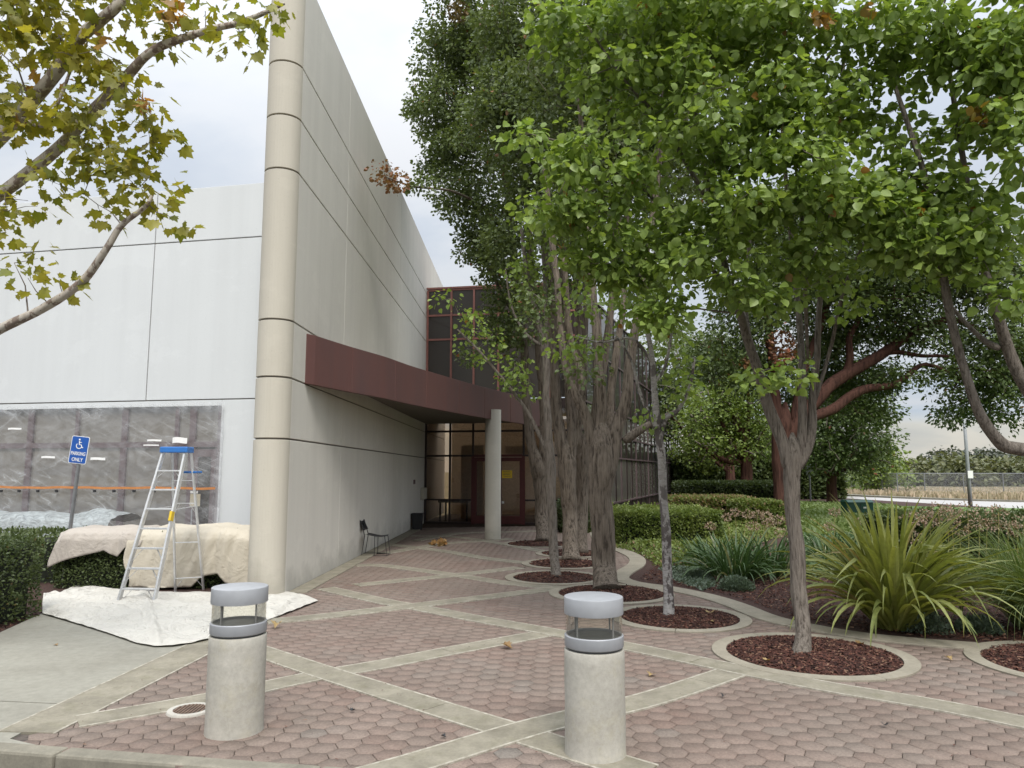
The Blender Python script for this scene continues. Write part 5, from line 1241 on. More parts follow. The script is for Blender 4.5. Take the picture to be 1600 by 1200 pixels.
# ---- three dark trees further back
b = G(893, 876); Yb = b.y
tree('dark furrowed trunk leaning left directly behind the slim grey trunk', Vector((b.x, b.y, 0)), [
    ('trunk', [trunk_px(893, 876, 13)] + L4(Yb, [(891, 820, 12), (889, 770, 12.5), (884, 720, 15)])),
    ('branch', L4(Yb, [(884, 740, 12), (876, 680, 10), (868, 620, 8.5), (864, 540, 7.5), (860, 440, 6.5), (845, 300, 6), (830, 120, 4)])),
    ('branch', L4(Yb, [(888, 730, 9), (893, 680, 8), (890, 600, 8), (885, 500, 7), (880, 350, 5), (885, 150, 4)])),
    ('branch', L4(Yb, [(890, 720, 6), (905, 660, 5), (912, 600, 5), (916, 480, 5), (920, 300, 4)])),
], [(820, 60, Yb, 90, 90, 1.8), (800, 180, Yb, 80, 80, 1.6), (840, 290, Yb, 70, 60), (790, 380, Yb, 50, 45), (880, 160, Yb, 90, 120, 1.8), (840, -70, Yb, 110, 90), (830, 440, Yb, 40, 40), (900, 400, Yb + .5, 50, 60)],
    480, 70, .21, .096, 'leaf_dark', 'bark_old', tv=MD_V, tf=MD_F, tw=.007, twmax=.03, name='pear_tree')
b = G(906, 864); Yb = b.y
tree('dark trunk half hidden behind the thick furrowed tree', Vector((b.x, b.y, 0)), [
    ('trunk', [trunk_px(906, 864, 11)] + L4(Yb, [(908, 800, 10), (910, 740, 10), (912, 700, 11)])),
    ('branch', L4(Yb, [(911, 720, 8), (900, 640, 7), (905, 500, 6), (890, 300, 5), (900, 100, 4)])),
    ('branch', L4(Yb, [(913, 720, 8), (930, 640, 7), (955, 480, 6), (970, 300, 5), (985, 100, 4)])),
], [(960, 180, Yb, 120, 120, 2), (1040, 90, Yb, 110, 120, 2), (1060, 260, Yb, 80, 90, 2), (960, 320, Yb, 70, 70), (1000, -50, Yb, 160, 90), (1150, 100, Yb + 2, 120, 130, 2)],
    440, 66, .26, .100, 'leaf_dark', 'bark_old', tv=MD_V, tf=MD_F, tw=.007, twmax=.03, name='pear_tree')
b = G(848, 847); Yb = b.y
tree('dark forked trunk standing nearest the entrance column, tallest crown at left', Vector((b.x, b.y, 0)), [
    ('trunk', [trunk_px(848, 847, 11)] + L4(Yb, [(847, 800, 10.5), (845, 760, 11), (842, 735, 13)])),
    ('branch', L4(Yb, [(841, 748, 10), (832, 700, 8), (824, 640, 7), (820, 560, 6.5), (812, 470, 6), (800, 380, 5.5), (790, 280, 6), (760, 150, 5), (740, 40, 3)])),
    ('branch', L4(Yb, [(846, 745, 9), (850, 690, 7), (846, 600, 6), (836, 480, 6), (825, 350, 5), (810, 200, 4), (800, 30, 3)])),
    ('branch', L4(Yb, [(800, 380, 4), (760, 330, 2.5), (710, 300, 2, Yb - 1.5), (650, 292, 1.6, Yb - 3), (605, 278, 1, Yb - 4)])),
    ('branch', L4(Yb, [(815, 500, 4), (790, 470, 3), (770, 430, 2.5), (745, 380, 2)])),
], [(715, 40, Yb, 55, 50, 2), (690, 110, Yb, 45, 50, 1.5), (760, 100, Yb + .5, 80, 90, 2), (700, 190, Yb, 55, 60, 1.6), (665, 175, Yb, 30, 24, 1), (745, 230, Yb, 75, 70, 2), (690, 255, Yb, 40, 36), (720, 310, Yb, 45, 36, 1.2), (770, 340, Yb, 55, 55, 1.5), (760, 400, Yb, 45, 42, 1.2), (800, 420, Yb, 30, 50), (740, 370, Yb, 30, 26), (800, 520, Yb - .4, 28, 60, .8), (760, -70, Yb, 100, 90, 2), (600, 272, Yb - 4, 24, 12, .35), (622, 290, Yb - 3.6, 16, 12, .3), (660, 285, Yb - 3, 18, 10, .3), (730, 560, Yb, 20, 14, .4), (775, 490, Yb, 22, 30, .6)],
    740, 70, .20, .098, 'leaf_dark', 'bark_old', tv=MD_V, tf=MD_F, tw=.006, twmax=.03, name='pear_tree', dead=((600, 275, 40, .85), (715, 18, 18, .5)))
# ---- red barked trees behind the planting
Yc = 25.0; bc = A(1222, 800, Yc)
tree('spreading red barked tree with long limbs arching right over the lawn', Vector((bc.x, Yc, 0)), [
    ('trunk', [(bc.x, Yc, 0, .27)] + L4(Yc, [(1220, 760, 10), (1217, 700, 12), (1222, 665, 14)])),
    ('branch', L4(Yc, [(1222, 700, 9), (1212, 640, 9), (1208, 580, 8), (1200, 500, 6), (1190, 420, 5)])),
    ('branch', L4(Yc, [(1225, 690, 10), (1262, 655, 9), (1300, 640, 8), (1345, 610, 7), (1400, 600, 5), (1445, 570, 3.5), (1500, 590, 2)])),
    ('branch', L4(Yc, [(1228, 685, 11), (1262, 640, 10), (1300, 600, 10), (1340, 575, 9), (1390, 545, 8), (1440, 512, 7), (1490, 500, 5), (1540, 520, 3)])),
    ('branch', L4(Yc, [(1320, 590, 6), (1328, 560, 6), (1326, 530, 5), (1340, 500, 4), (1360, 440, 3)])),
    ('branch', L4(Yc, [(1240, 660, 7), (1250, 600, 6), (1270, 540, 5), (1300, 460, 4)])),
    ('branch', L4(Yc, [(1370, 556, 5), (1400, 550, 4), (1440, 556, 3), (1490, 560, 2.5), (1560, 600, 2)])),
], [(1170, 470, Yc, 70, 70, 2), (1130, 560, Yc, 50, 60, 2), (1190, 580, Yc + 1, 60, 50, 2), (1260, 430, Yc, 90, 80, 2.5), (1290, 520, Yc + 1, 60, 45), (1350, 430, Yc, 90, 90, 2.5), (1360, 520, Yc + .8, 70, 36), (1440, 440, Yc, 90, 70, 2.5), (1430, 520, Yc, 70, 30), (1500, 590, Yc, 50, 36, 1.5), (1560, 620, Yc, 60, 45, 1.5), (1500, 645, Yc, 32, 22, 1), (1550, 530, Yc, 70, 50, 2), (1610, 560, Yc, 60, 60, 2), (1560, 440, Yc, 90, 70, 2), (1320, 585, Yc + 2.5, 60, 45, 1.6), (1375, 600, Yc + 2.5, 40, 32, 1.4), (1285, 560, Yc + 2.5, 50, 50, 1.6), (1340, 640, Yc + 1.2, 60, 24, 1.2), (1400, 590, Yc, 46, 14, 1), (1280, 340, Yc, 130, 60, 2.5), (1450, 360, Yc, 120, 60, 2.5), (1250, 620, Yc + 1, 30, 40), (1160, 360, Yc, 80, 60)],
    1750, 60, .32, .145, 'leaf_camphor', 'bark_red', tv=SL_V, tf=SL_F, tw=.010, twmax=.06, name='strawberry_tree', dead=((1220, 540, 26, .8), (1168, 567, 10, .7), (1222, 555, 16, .9)), gaps=((1420, 635, 34, 26),), twig_mat='bark_red')
def bush_tree(label, x, y, Y, blobs, n, nl, sc_, ls, ml, mb_, w=8, cat='tree', name='tree', zb_=0, group=None):
    p = A(x, y, Y); ty = min(b_[1] for b_ in blobs) + 20; bx = np.mean([b_[0] for b_ in blobs])
    tops = [(b_[0], b_[1]) for b_ in blobs[:5]]
    limbs = [('trunk', [(p.x, Y, zb_ - .2, w * Y / FPX)] + L4(Y, [(x, (y + blobs[0][1]) / 2, w * .85), (x * .7 + blobs[0][0] * .3, blobs[0][1] + blobs[0][4] * .5, w * .7)]))]
    for q, (tx_, ty_) in enumerate(tops): limbs.append(('branch', L4(Y, [(x, (y * 1.0 + blobs[0][1] + blobs[0][4]) / 2, w * .55), ((x + tx_) / 2, (y + ty_) / 2 - 10, w * .4), (tx_, ty_, w * .2)])))
    return tree(label, Vector((p.x, Y, zb_)), limbs, blobs, n, nl, sc_, ls, ml, mb_, tv=SL_V, tf=SL_F, tw=w * Y / FPX * .12, twmax=w * Y / FPX * .4, sides=6, cat=cat, name=name, group=group, twig_mat='bark_twig', keepout=False)
bush_tree('lime green rounded tree with twin red trunks behind the hedges', 1165, 765, 36, [(1120, 640, 36, 55, 42, 2), (1170, 610, 36, 48, 34, 2), (1195, 670, 36, 34, 50, 2), (1090, 690, 36, 34, 36, 2), (1150, 700, 36, 44, 26), (1140, 660, 37, 60, 50)], 330, 36, .42, .19, 'leaf_lime', 'bark_red', 10)
bush_tree('second red trunk with dark shaded crown behind the lime green tree', 1140, 768, 42, [(1100, 650, 43, 60, 60, 3), (1040, 640, 44, 40, 70, 3), (1150, 680, 44, 60, 50, 3), (1060, 560, 44, 60, 60, 3), (1130, 560, 45, 70, 60, 3)], 420, 34, .55, .24, 'leaf_dark', 'bark_red', 8)
bush_tree('dense dark green tree right of the nearest trunk, beyond the lawn', 1300, 775, 43, [(1330, 670, 42, 55, 44, 3), (1290, 640, 42, 40, 50, 3), (1365, 700, 42, 28, 36, 2), (1310, 715, 42, 50, 30, 2), (1350, 640, 42, 45, 30, 2), (1310, 610, 42, 50, 34, 3), (1260, 690, 43, 34, 44, 3)], 420, 36, .50, .22, 'leaf_camphor', 'bark_red', 8)
bush_tree('small tree with yellowing leaves behind the dense dark tree', 1375, 770, 70, [(1375, 725, 70, 26, 30, 3), (1350, 735, 71, 26, 24, 3), (1400, 740, 71, 14, 18)], 130, 26, .7, .36, 'leaf_lime', 'bark_old', 3)
bush_tree('shadowy tree far back between the hedges and the lawn', 1250, 775, 60, [(1240, 710, 60, 50, 36, 4), (1200, 730, 62, 60, 30, 4), (1290, 730, 62, 50, 26, 4)], 200, 26, .9, .42, 'leaf_dark', 'bark_old', 4)
for i, (x, ty, wd, Y, ml, lb) in enumerate(((1435, 722, 34, 112, 'leaf_far', 'rounded green tree at the left end of the far tree line'), (1490, 716, 38, 108, 'leaf_far', 'broad pale tree in the far tree line left of the lamp post'), (1550, 722, 38, 110, 'leaf_far', 'yellowish tree in the far tree line right of the lamp post'),
        (1610, 718, 42, 108, 'leaf_far', 'green tree in the far tree line at the right edge'), (1405, 738, 20, 118, 'leaf_far', 'low rounded tree far off beside the small red sign'), (1478, 704, 40, 150, 'leaf_far_dark', 'dark conifer grove rising left of the lamp post'), (1540, 702, 44, 150, 'leaf_far_dark', 'dark conifer grove rising right of the lamp post'), (1590, 708, 40, 152, 'leaf_far_dark', 'dark conifer grove at the right edge'), (1670, 712, 60, 120, 'leaf_far', 'far green tree just past the right edge'))):
    rx = wd; ry = (768 - ty) * .46; cy = ty + ry
    bush_tree(lb, x, 768, Y, [(x, cy, Y, rx * .8, ry, 5), (x - rx * .45, cy + ry * .35, Y, rx * .5, ry * .7, 4), (x + rx * .45, cy + ry * .3, Y, rx * .5, ry * .72, 4), (x, cy - ry * .3, Y, rx * .45, ry * .65, 4)], 230, 24, .95, .85, ml, 'bark_old', 2.2, group='far tree line')
# ---- plane tree reaching in from the left
PT = Vector((-6.4, 6.3, 0))
def AP(x, y, Y, r): p = A(x, y, Y); return (p.x, p.y, p.z, r * Y / FPX)
tree('plane tree with mottled pale limbs and yellowing leaves reaching in at left', PT, [
    ('trunk', [(PT.x, PT.y, 0, .17), (PT.x + .02, PT.y, 1.2, .15), (PT.x - .02, PT.y - .02, 2.0, .14), (PT.x + .05, PT.y, 3.4, .12), (PT.x + .3, PT.y, 5.2, .10), AP(-20, -60, 6.2, 17), AP(10, -140, 6.2, 12)]),
    ('branch', [(PT.x, PT.y, 2.2, .07), AP(-130, 590, 6.2, 9), AP(-50, 545, 6.1, 8), AP(0, 514, 6.0, 7.5), AP(65, 482, 5.9, 7), AP(128, 440, 5.8, 6.5), AP(165, 390, 5.7, 5.5), AP(190, 352, 5.7, 5), AP(228, 322, 5.6, 3.5), AP(240, 300, 5.6, 2)]),
    ('branch', [(PT.x, PT.y, 3.0, .08), AP(-110, 370, 6.1, 11), AP(-40, 325, 6.0, 11), AP(0, 305, 6.0, 10), AP(70, 248, 5.9, 9.5), AP(140, 180, 5.8, 9), AP(200, 118, 5.7, 8), AP(245, 78, 5.6, 7), AP(320, 48, 5.5, 5.5), AP(372, 36, 5.45, 5), AP(424, 15, 5.4, 3.5), AP(445, 5, 5.4, 2)]),
    ('branch', [(PT.x + .03, PT.y, 3.7, .085), AP(-90, 300, 6.0, 12), AP(-30, 245, 5.9, 12), AP(20, 195, 5.9, 11.5), AP(60, 148, 5.8, 11), AP(90, 110, 5.7, 11), AP(125, 60, 5.6, 10), AP(175, 18, 5.5, 9), AP(200, -15, 5.5, 8), AP(260, -100, 5.4, 5)]),
    ('branch', [AP(35, 185, 5.8, 4), AP(70, 195, 5.7, 3.5), AP(95, 150, 5.7, 3), AP(110, 110, 5.7, 2)]),
], [(225, 20, 5.5, 70, 50), (150, 90, 5.6, 70, 55), (60, 60, 5.7, 70, 70), (20, 170, 5.8, 45, 70), (110, 190, 5.7, 60, 45), (185, 170, 5.6, 60, 45), (235, 215, 5.6, 34, 50), (160, 250, 5.7, 70, 40), (225, 270, 5.6, 48, 32), (250, 318, 5.6, 40, 26), (150, 315, 5.7, 40, 22), (90, 280, 5.8, 40, 26), (20, 330, 5.9, 45, 36), (30, 395, 5.9, 35, 22), (70, 440, 5.8, 24, 22), (375, 70, 5.4, 22, 30), (400, 22, 5.4, 34, 20), (330, 10, 5.5, 40, 18), (20, 10, 5.5, 60, 50), (-60, 100, 5.9, 60, 120), (-60, 340, 6.1, 70, 80), (100, -90, 5.6, 160, 70)],
    195, 13, .125, .098, 'leaf_plane', 'bark_plane', tv=PL_V, tf=PL_F, singles=300, key='plane', droop=.85, tw=.0035, twmax=.011, name='plane_tree', dead=((30, 180, 10, .9), (225, 160, 9, 1), (335, 0, 12, .8), (100, 125, 14, .9), (270, 20, 16, .8), (160, 60, 10, .9), (50, 130, 16, .8), (205, 50, 14, .9)), shell=2.0, keepout=False,
    gaps=((345, 130, 60, 60), (300, 230, 30, 30)), trunk_wob=.05)
# ================================================================== hedges and low planting
def shell_leaves(n, x0, x1, y0, y1, z1, seed=0, bulge=.06, rndc=.15, dens_top=.4):
    s = rng.rand(n); P = np.zeros((n, 3)); N = np.zeros((n, 3)); u = rng.rand(n); v = rng.rand(n)
    A_top = (x1 - x0) * (y1 - y0); Af = (x1 - x0) * z1; As = (y1 - y0) * z1; W = np.array([A_top, Af, Af * .5, As, As]); W /= W.sum(); f = rng.choice(5, n, p=W)
    for q in range(5):
        m_ = f == q; k_ = m_.sum()
        if q == 0: P[m_] = np.c_[x0 + (x1 - x0) * u[m_], y0 + (y1 - y0) * v[m_], np.full(k_, z1)]; N[m_] = (0, 0, 1)
        elif q in (1, 2): P[m_] = np.c_[x0 + (x1 - x0) * u[m_], np.full(k_, y0 if q == 1 else y1), z1 * v[m_] ** .8]; N[m_] = (0, -1 if q == 1 else 1, 0)
        else: P[m_] = np.c_[np.full(k_, x0 if q == 3 else x1), y0 + (y1 - y0) * u[m_], z1 * v[m_] ** .8]; N[m_] = (-1 if q == 3 else 1, 0, 0)
    # rounded corners, uneven surface
    c = np.array([(x0 + x1) / 2, (y0 + y1) / 2, z1 * .45]); nb_ = np.array([mnoise.noise(Vector(p) * 2.2 + Vector((seed, 0, 0))) for p in P]); n2 = np.array([mnoise.noise(Vector(p) * 7 + Vector((seed, 0, 0))) for p in P])
    ex = np.minimum(np.minimum(P[:, 0] - x0, x1 - P[:, 0]), .0 + rndc * 2) ; 
    for ax, lo, hi in ((0, x0, x1), (1, y0, y1), (2, -9, z1)):
        d = np.minimum(P[:, ax] - lo, hi - P[:, ax]); P += -N * (np.clip(rndc - d, 0, rndc) * .45 * (np.abs(N[:, ax]) < .5))[:, None]
    P += N * (nb_ * bulge + n2 * bulge * .6 - rng.rand(n) ** 2 * .09)[:, None]
    return P, N, np.clip(.5 + nb_ * .9 + n2 * .3, 0, 1)
def hedge(label, x0, x1, y0, y1, z1, n, ls, m, group=None, sprigs=0, seed=0, dead=0.0, rz=0):
    c = Vector(((x0 + x1) / 2, (y0 + y1) / 2, 0)); t = thing('hedge', c, label, 'hedge', group)
    P, N, cl = shell_leaves(n, x0, x1, y0, y1, z1, seed)
    if sprigs: 
        k_ = sprigs * 8; S0 = np.c_[x0 + (x1 - x0) * rng.rand(sprigs), y0 + (y1 - y0) * rng.rand(sprigs), np.full(sprigs, z1)]; S0 = np.repeat(S0, 8, 0); S0[:, 2] += np.tile(np.arange(8) * .016, sprigs); S0[:, :2] += rng.randn(k_, 2) * .012; P = np.r_[P, S0]; N = np.r_[N, np.tile([0, 0, .3], (k_, 1))]; cl = np.r_[cl, np.full(k_, .9)]
    n = len(P); D = norm(N * .8 + rng.randn(n, 3) * .6 + np.array([0, 0, .3])); NN = N * .6 + rng.randn(n, 3) * .7 + np.array([0, 0, .5])
    T = np.c_[rng.rand(n), cl, (rng.rand(n) < dead) * .8]
    V, l, s, TT = stamp(SL_V, SL_F, P, frames(D, NN), ls * (.7 + .6 * rng.rand(n)), T); o = from_arrays('foliage', V - np.array(c), l, s, M[m], t, TT); o['kind'] = 'stuff'
    ins = .13; mb = MB(); mb.box(x0 + ins, x1 - ins, y0 + ins, y1 - ins, .0, z1 - ins); mb.build('dark_core', M['core'], t)  # solid near-black box filling the hedge behind its leaves
    return t
hedge('clipped dark green box hedge at the left edge beside the drop cloth', -9.2, -6.10, 6.6, 9.85, 1.02, 36000, .042, 'leaf_hedge', sprigs=90, seed=1, dead=.01)
hedge('low clipped hedge under the canvas sheets behind the ladder', hx0 - .3, hx1 - .05, hy0 + .06, hy1 - .02, .79, 24000, .042, 'leaf_hedge', sprigs=40, seed=5)
hedge('long hedge at the foot of the plastic covered facade', hx0 - 8, hx0 - .5, hy0 + .6, hy1 + .8, .8, 9000, .06, 'leaf_hedge', seed=9)
ga = G(965, 838); gb_ = G(1112, 840)
hedge('bright green clipped box hedge behind the thick tree', A(962, 800, 18.6).x, A(1128, 800, 18.6).x, 18.4, 21.5, .86, 26000, .07, 'leaf_hedge_light', seed=13, sprigs=60)
hedge('dark green low ivy hedge further back beside the glazed wall', A(1058, 770, 33).x, A(1215, 770, 33).x, 31, 34, 1.35, 14000, .13, 'leaf_hedge', seed=17)
hedge('pinkish bronze tipped shrub row behind the bright green hedge', A(1045, 780, 26).x, A(1170, 780, 26).x, 25, 27.2, .95, 14000, .10, 'leaf_hedge_light', seed=19, dead=.45)
hedge('green rounded shrub row left of the red barked trunk', A(1150, 790, 23.6).x, A(1216, 790, 23.6).x, 23.0, 24.6, .92, 10000, .09, 'leaf_hedge_light', seed=23, dead=.08)
hedge('dark green shrub row behind the big flax clump', A(1405, 830, 13.4).x, A(1780, 830, 13.4).x, 13.2, 14.8, 1.03, 26000, .075, 'leaf_hedge', seed=29, sprigs=90)
hedge('thin clipped hedge far across the road', A(1285, 770, 80).x, A(1395, 770, 80).x, 80, 82, .9, 3000, .4, 'leaf_hedge', seed=31)
hedge('dark low shrubs under the glazed wall beside the entrance', A(872, 800, 24).x, A(915, 800, 24).x, 22.6, 24.4, .95, 5000, .09, 'leaf_hedge', seed=37, dead=.06)
hedge('loose dark shrubbery filling in behind the lime green tree', A(1062, 770, 50).x, A(1300, 770, 52).x, 50, 53, 2.9, 15000, .30, 'leaf_hedge', seed=41)
# ground cover mass
def cover(name, poly, n, ls, m, h, seed=0, dead=.02, zbase=.0):
    p = np.array([(q[0], q[1]) for q in poly]); X_ = rng.uniform(p[:, 0].min(), p[:, 0].max(), n * 2); Y_ = rng.uniform(p[:, 1].min(), p[:, 1].max(), n * 2); k_ = inpoly(X_, Y_, p); X_, Y_ = X_[k_][:n], Y_[k_][:n]; n = len(X_)
    ed = np.clip(segdist(X_, Y_, [tuple(q) for q in p] + [tuple(p[0])]) / .5, .0, 1)
    hn = np.array([mnoise.noise(Vector((x * .9, y * .9, seed))) * .6 + mnoise.noise(Vector((x * 2.6, y * 2.6, seed + 3))) * .4 for x, y in zip(X_, Y_)])
    Z = zbase + (h * (.55 + hn * .8) * (1 - .55 * rng.rand(n) ** 2)) * ed + .02
    D = rng.randn(n, 3) * .8 + np.array([0, 0, .5]); N = rng.randn(n, 3) * .5 + np.array([0, -.2, 1])
    V, l, s, T = stamp(SL_V, SL_F, np.c_[X_, Y_, np.maximum(Z, .02)], frames(D, N), ls * (.6 + .8 * rng.rand(n)), np.c_[rng.rand(n), np.clip(.5 + hn, 0, 1), (rng.rand(n) < dead) * .8]); o = from_arrays(name, V, l, s, M[m], None, T); o['kind'] = 'stuff'; return o
gp_ = lambda *a: [tuple(G(*p).xy) for p in a]
cover('ground_cover', gp_((962, 858), (1000, 866), (1030, 888), (1070, 895), (1130, 890), (1180, 850), (1230, 838), (1230, 815), (1120, 815), (1100, 838), (962, 838)), 26000, .075, 'leaf_hedge_light', .34, 3, .05)
cover('ground_cover', gp_((905, 826), (935, 836), (960, 852), (965, 838), (960, 822), (930, 815), (905, 812)), 8000, .09, 'leaf_hedge', .45, 5, .03)
cover('low_herbs', gp_((1030, 890), (1060, 912), (1100, 925), (1120, 915), (1100, 890)), 2500, .05, 'leaf_silver', .16, 6, .0)
cover('low_herbs', gp_((1228, 845), (1400, 838), (1420, 900), (1260, 905)), 9000, .09, 'leaf_aga', .28, 8)
cover('lawn', [tuple(G(*p).xy) for p in ((1235, 838), (1420, 838), (1440, 800))] + [(20.3, 40.3), (14.2, 46.8), (4.5, 58)] + [tuple(G(1215, 800).xy)], 42000, .14, 'leaf_grass', .12, 9, .0)
sheet('lawn_soil', [tuple(G(1235, 842).xy), tuple(G(1430, 842).xy), (60, 20), (60, 29.3), (30, 35.3), (20.4, 40.7), (14.3, 47.2), (4.0, 59.5), tuple(G(1215, 800).xy)], .012, 'lawn' if 'lawn' in M else 'core')
M['lawn'] = simple('lawn_turf', (.075, .15, .022), .9, var=.25, scale=3); bpy.data.objects['lawn_soil'].data.materials[0] = M['lawn']
# mulch over the garden bed near the kerb
n = 60000; X_ = rng.uniform(.5, 9.5, n); Y_ = rng.uniform(6.0, 17, n); k_ = inpoly(X_, Y_, bedpoly) & (segdist(X_, Y_, [(p.x, p.y) for p in BED]) > .26); X_, Y_ = X_[k_], Y_[k_]; n = len(X_)
k_ = rng.rand(n) < np.clip(11 / Y_ - .2, .1, 1); X_, Y_ = X_[k_], Y_[k_]; n = len(X_)
V, l, s, T = stamp(CH_V, CH_F, np.c_[X_, Y_, .008 + rng.rand(n) * .02], frames(np.c_[rng.randn(n, 2), rng.randn(n) * .2], np.c_[rng.randn(n, 2) * .3, np.ones(n)]), np.c_[.012 + .012 * rng.rand(n), .02 + .04 * rng.rand(n), .01 + .01 * rng.rand(n)], np.c_[rng.rand(n) ** 1.3, rng.rand(n), rng.rand(n)])
o = from_arrays('mulch', V, l, s, M['chip'], None, T); o['kind'] = 'stuff'
P, R_, S, T = mulch_chips(G(20, 985), 1.5, 2500, .0, .03); k_ = inpoly(P[:, 0], P[:, 1], soilL[2:]); V, l, s, TT = stamp(CH_V, CH_F, P[k_], R_[k_], S[k_], T[k_]); o = from_arrays('mulch', V, l, s, M['chip'], None, TT); o['kind'] = 'stuff'
# ---- strap leaved plants
def strap(base, yaw, L_, w, lean, curl, seg=9, fold=.25, kink=None, twist=0.0):
    """one arching folded leaf; returns verts, faces"""
    d = Vector((math.cos(yaw), math.sin(yaw), 0)); s = Vector((-d.y, d.x, 0)); p = Vector(base); ang = lean; V = []; F = []
    for i in range(seg + 1):
        t = i / seg; ww = w * (min(1, .45 + t * 1.6) * (1 - max(0, (t - .55) / .45) ** 1.7)) + .0015
        dr = d * math.sin(ang) + Vector((0, 0, math.cos(ang))); up = -d * math.cos(ang) + Vector((0, 0, math.sin(ang)))
        ss = s * math.cos(twist * t) + up * math.sin(twist * t); uu = up * math.cos(twist * t) - s * math.sin(twist * t)
        V += [p - ss * ww / 2 + uu * ww * fold, p, p + ss * ww / 2 + uu * ww * fold]
        p = p + dr * (L_ / seg); ang += curl / seg * (.4 + 1.6 * t)
        if kink and abs(t - kink) < .5 / seg: ang += .9
        if p.z < .03: p.z = .03
    for i in range(seg):
        a = i * 3; F += [(a, a + 1, a + 4, a + 3), (a + 1, a + 2, a + 5, a + 4)]
    return V, F
def plant(name, label, cat, c, n, Lr, wr_, lean, curl, m, single=True, group=None, spread=.1, seg=9, kinkp=.0, tintf=None):
    root = thing(name, c, label, cat, group); AV, AF, AT = [], [], []
    for i in range(n):
        q = rng.rand(); yaw = rng.rand() * 2 * PI; r = spread * math.sqrt(rng.rand()); b_ = (c.x + r * math.cos(yaw), c.y + r * math.sin(yaw), .02)
        L_ = rng.uniform(*Lr); le = rng.uniform(*lean); V, F = strap(b_, yaw + rng.randn() * .35, L_, rng.uniform(*wr_), le, rng.uniform(*curl) * (.35 + le), seg, .25, rng.uniform(.4, .8) if rng.rand() < kinkp else None, rng.randn() * .6)
        dd = 1.0 if rng.rand() < .05 else 0; T_ = np.tile([rng.rand(), rng.rand() ** 1.0, dd * .8, 1], (len(V), 1))
        if single:
            from_arrays('leaf', np.array([tuple(v) for v in V]) - np.array(c), np.array(F).ravel(), np.full(len(F), 4), M[m], root, T_, True)
        else:
            AF.append(np.array(F) + sum(len(v) for v in AV)); AV.append(np.array([tuple(v) for v in V])); AT.append(T_)
    if not single: o = from_arrays('leaves', np.concatenate(AV) - np.array(c), np.concatenate(AF).ravel(), np.full(sum(len(f) for f in AF), 4), M[m], root, np.concatenate(AT), True); o['kind'] = 'stuff'
    return root
fx = G(1398, 984); fx.z = 0
plant('flax_plant', 'big yellow green flax clump with arching sword leaves beside the nearest tree', 'flax', fx, 290, (1.1, 1.72), (.038, .070), (.02, .85), (.7, 2.0), 'leaf_flax', spread=.20, seg=10, kinkp=.16)
for x, y, n, L_, lb in ((1150, 905, 200, (.6, 1.0), 'dark green strap leaved clump left of the nearest trunk, under the dry flower heads'), (1205, 900, 180, (.55, .95), 'dark green strap leaved clump directly left of the nearest trunk'), (1115, 888, 120, (.5, .8), 'smaller dark strap leaved clump nearest the bright ground cover'), (1560, 905, 70, (.5, .8), 'dark strap leaved clump between the flax and the ornamental grass'), (1300, 880, 130, (.5, .8), 'dark strap leaved clump half hidden behind the left side of the flax')):
    g = G(x, y); plant('agapanthus', lb, 'plant', g, n, L_, (.025, .038), (.1, 1.0), (.8, 2.0), 'leaf_aga', single=False, spread=.40, seg=7)
for x, y, lb in ((1625, 985, 'fine pale green ornamental grass mound at the right edge'), (1700, 1000, 'ornamental grass mound past the right edge')):
    g = G(x, y); plant('ornamental_grass', lb, 'grass', g, 900, (.9, 1.5), (.006, .010), (.05, .8), (.8, 2.2), 'leaf_grass', single=False, spread=.25, seg=8)
for x, y, r, lb in ((1437, 985, .34, 'small blue green bushy herb in front of the flax'), (1530, 988, .24, 'small blue green herb right of the flax by the kerb'), (1150, 922, .28, 'small silvery herb at the kerb bend left of the nearest trunk'), (1085, 905, .2, 'little silvery herb at the kerb behind the pale thin trunk')):
    g = G(x, y); t = thing('herb_plant', g, lb, 'plant'); n = 2200; d = norm(rng.randn(n, 3)); d[:, 2] = np.abs(d[:, 2]); P = d * rng.rand(n, 1) ** .4 * np.array([r, r, r * .75])
    V, l, s, T = stamp(SL_V, SL_F, P, frames(d + rng.randn(n, 3) * .4 + [0, 0, .5], rng.randn(n, 3)), .035 * (.7 + rng.rand(n) * .8) * np.ones(n), np.c_[rng.rand(n), rng.rand(n), np.zeros(n)]); o = from_arrays('foliage', V, l, s, M['leaf_silver'], t, T); o['kind'] = 'stuff'
    MB().tube([(g.x, g.y, 0), (g.x, g.y, r * .5)], .012, 6).build('stem', M['bark_twig'], t)
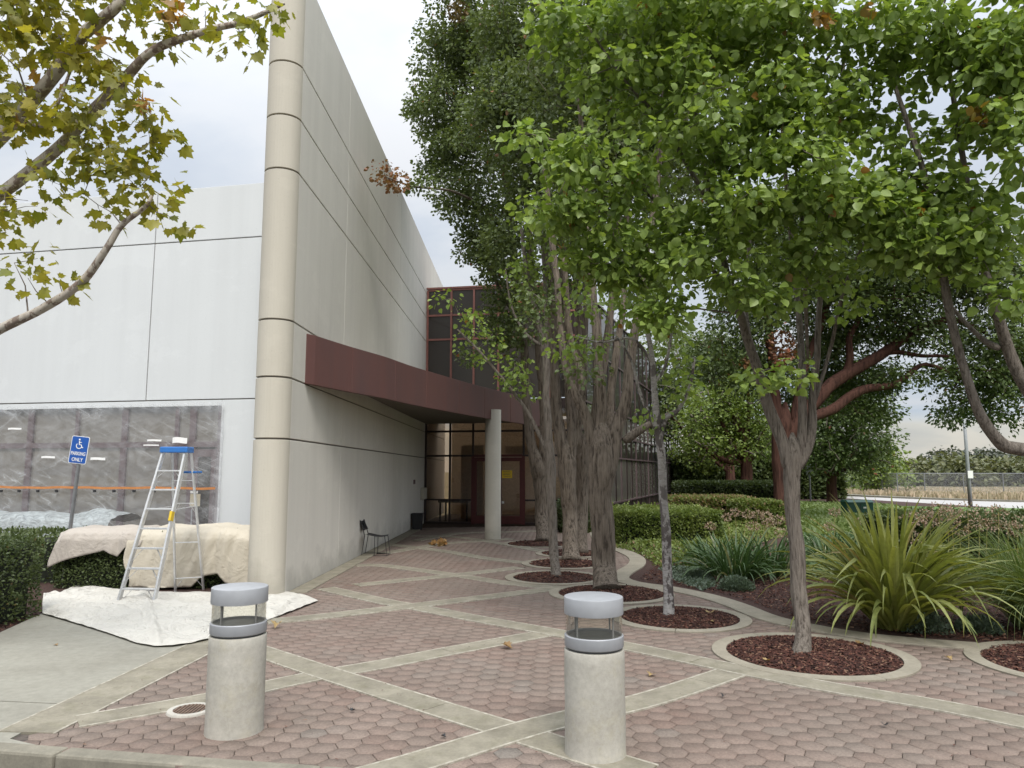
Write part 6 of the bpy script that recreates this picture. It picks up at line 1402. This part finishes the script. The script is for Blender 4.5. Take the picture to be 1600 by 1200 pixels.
# dry flower heads on stalks
heads = [(1177, 822, 1150, 900), (1201, 818, 1160, 900), (1220, 832, 1170, 898), (1184, 804, 1175, 896), (1168, 803, 1150, 890), (1198, 806, 1190, 895), (1135, 808, 1140, 868), (1110, 822, 1125, 873), (1148, 800, 1150, 872), (1216, 812, 1205, 890),
         (1304, 800, 1300, 880), (1297, 823, 1300, 885), (1345, 815, 1320, 885), (1442, 806, 1445, 890), (1424, 812, 1425, 890), (1452, 815, 1455, 890), (1425, 838, 1430, 895), (1466, 797, 1470, 880), (1485, 800, 1490, 885), (1498, 826, 1500, 895), (1530, 816, 1525, 895), (1542, 818, 1535, 892), (1512, 796, 1510, 880), (1480, 806, 1480, 880), (1575, 826, 1570, 900), (1590, 828, 1585, 905), (1600, 815, 1590, 895), (1560, 800, 1555, 880)]
for i, (x, y, bx, by) in enumerate(heads):
    if x > 1400: by = 926
    b_ = G(bx, by); top = A(x, y, b_.y)
    side = 'left of the nearest trunk' if x < 1240 else ('behind the flax clump' if x < 1460 else 'right of the flax clump')
    same = sorted(h[0] for h in heads if (0 if h[0] < 1240 else (1 if h[0] < 1460 else 2)) == (0 if x < 1240 else (1 if x < 1460 else 2))); od_ = ['first', 'second', 'third', 'fourth', 'fifth', 'sixth', 'seventh', 'eighth', 'ninth', 'tenth', 'eleventh'][same.index(x)]
    t = thing('dry_flower', b_, od_ + ' from left of the dry tan flower heads ' + side, 'flower', 'dry flower heads ' + side)
    MB().tube([b_, b_.lerp(top, .55) + Vector((.03, 0, .06)), top], [.009, .007, .006], 5).build('stem', M['stalk'], t)
    n = 90; d = norm(rng.randn(n, 3)); P = np.array(top) + d * (.05 + (.075 if x > 1400 else .05) * rng.rand(n, 1)) * np.array([1.15, 1.15, .8]) * (1.15 if x > 1400 else .95)
    V, l, s, T = stamp(SL_V, SL_F, P, frames(d + rng.randn(n, 3) * .3, rng.randn(n, 3)), np.full(n, .042), np.c_[rng.rand(n), rng.rand(n), np.zeros(n)])
    mb = MB()
    o = from_arrays('flower_head', V - np.array(b_), l, s, M['umbel'], t, T); o['kind'] = 'stuff'
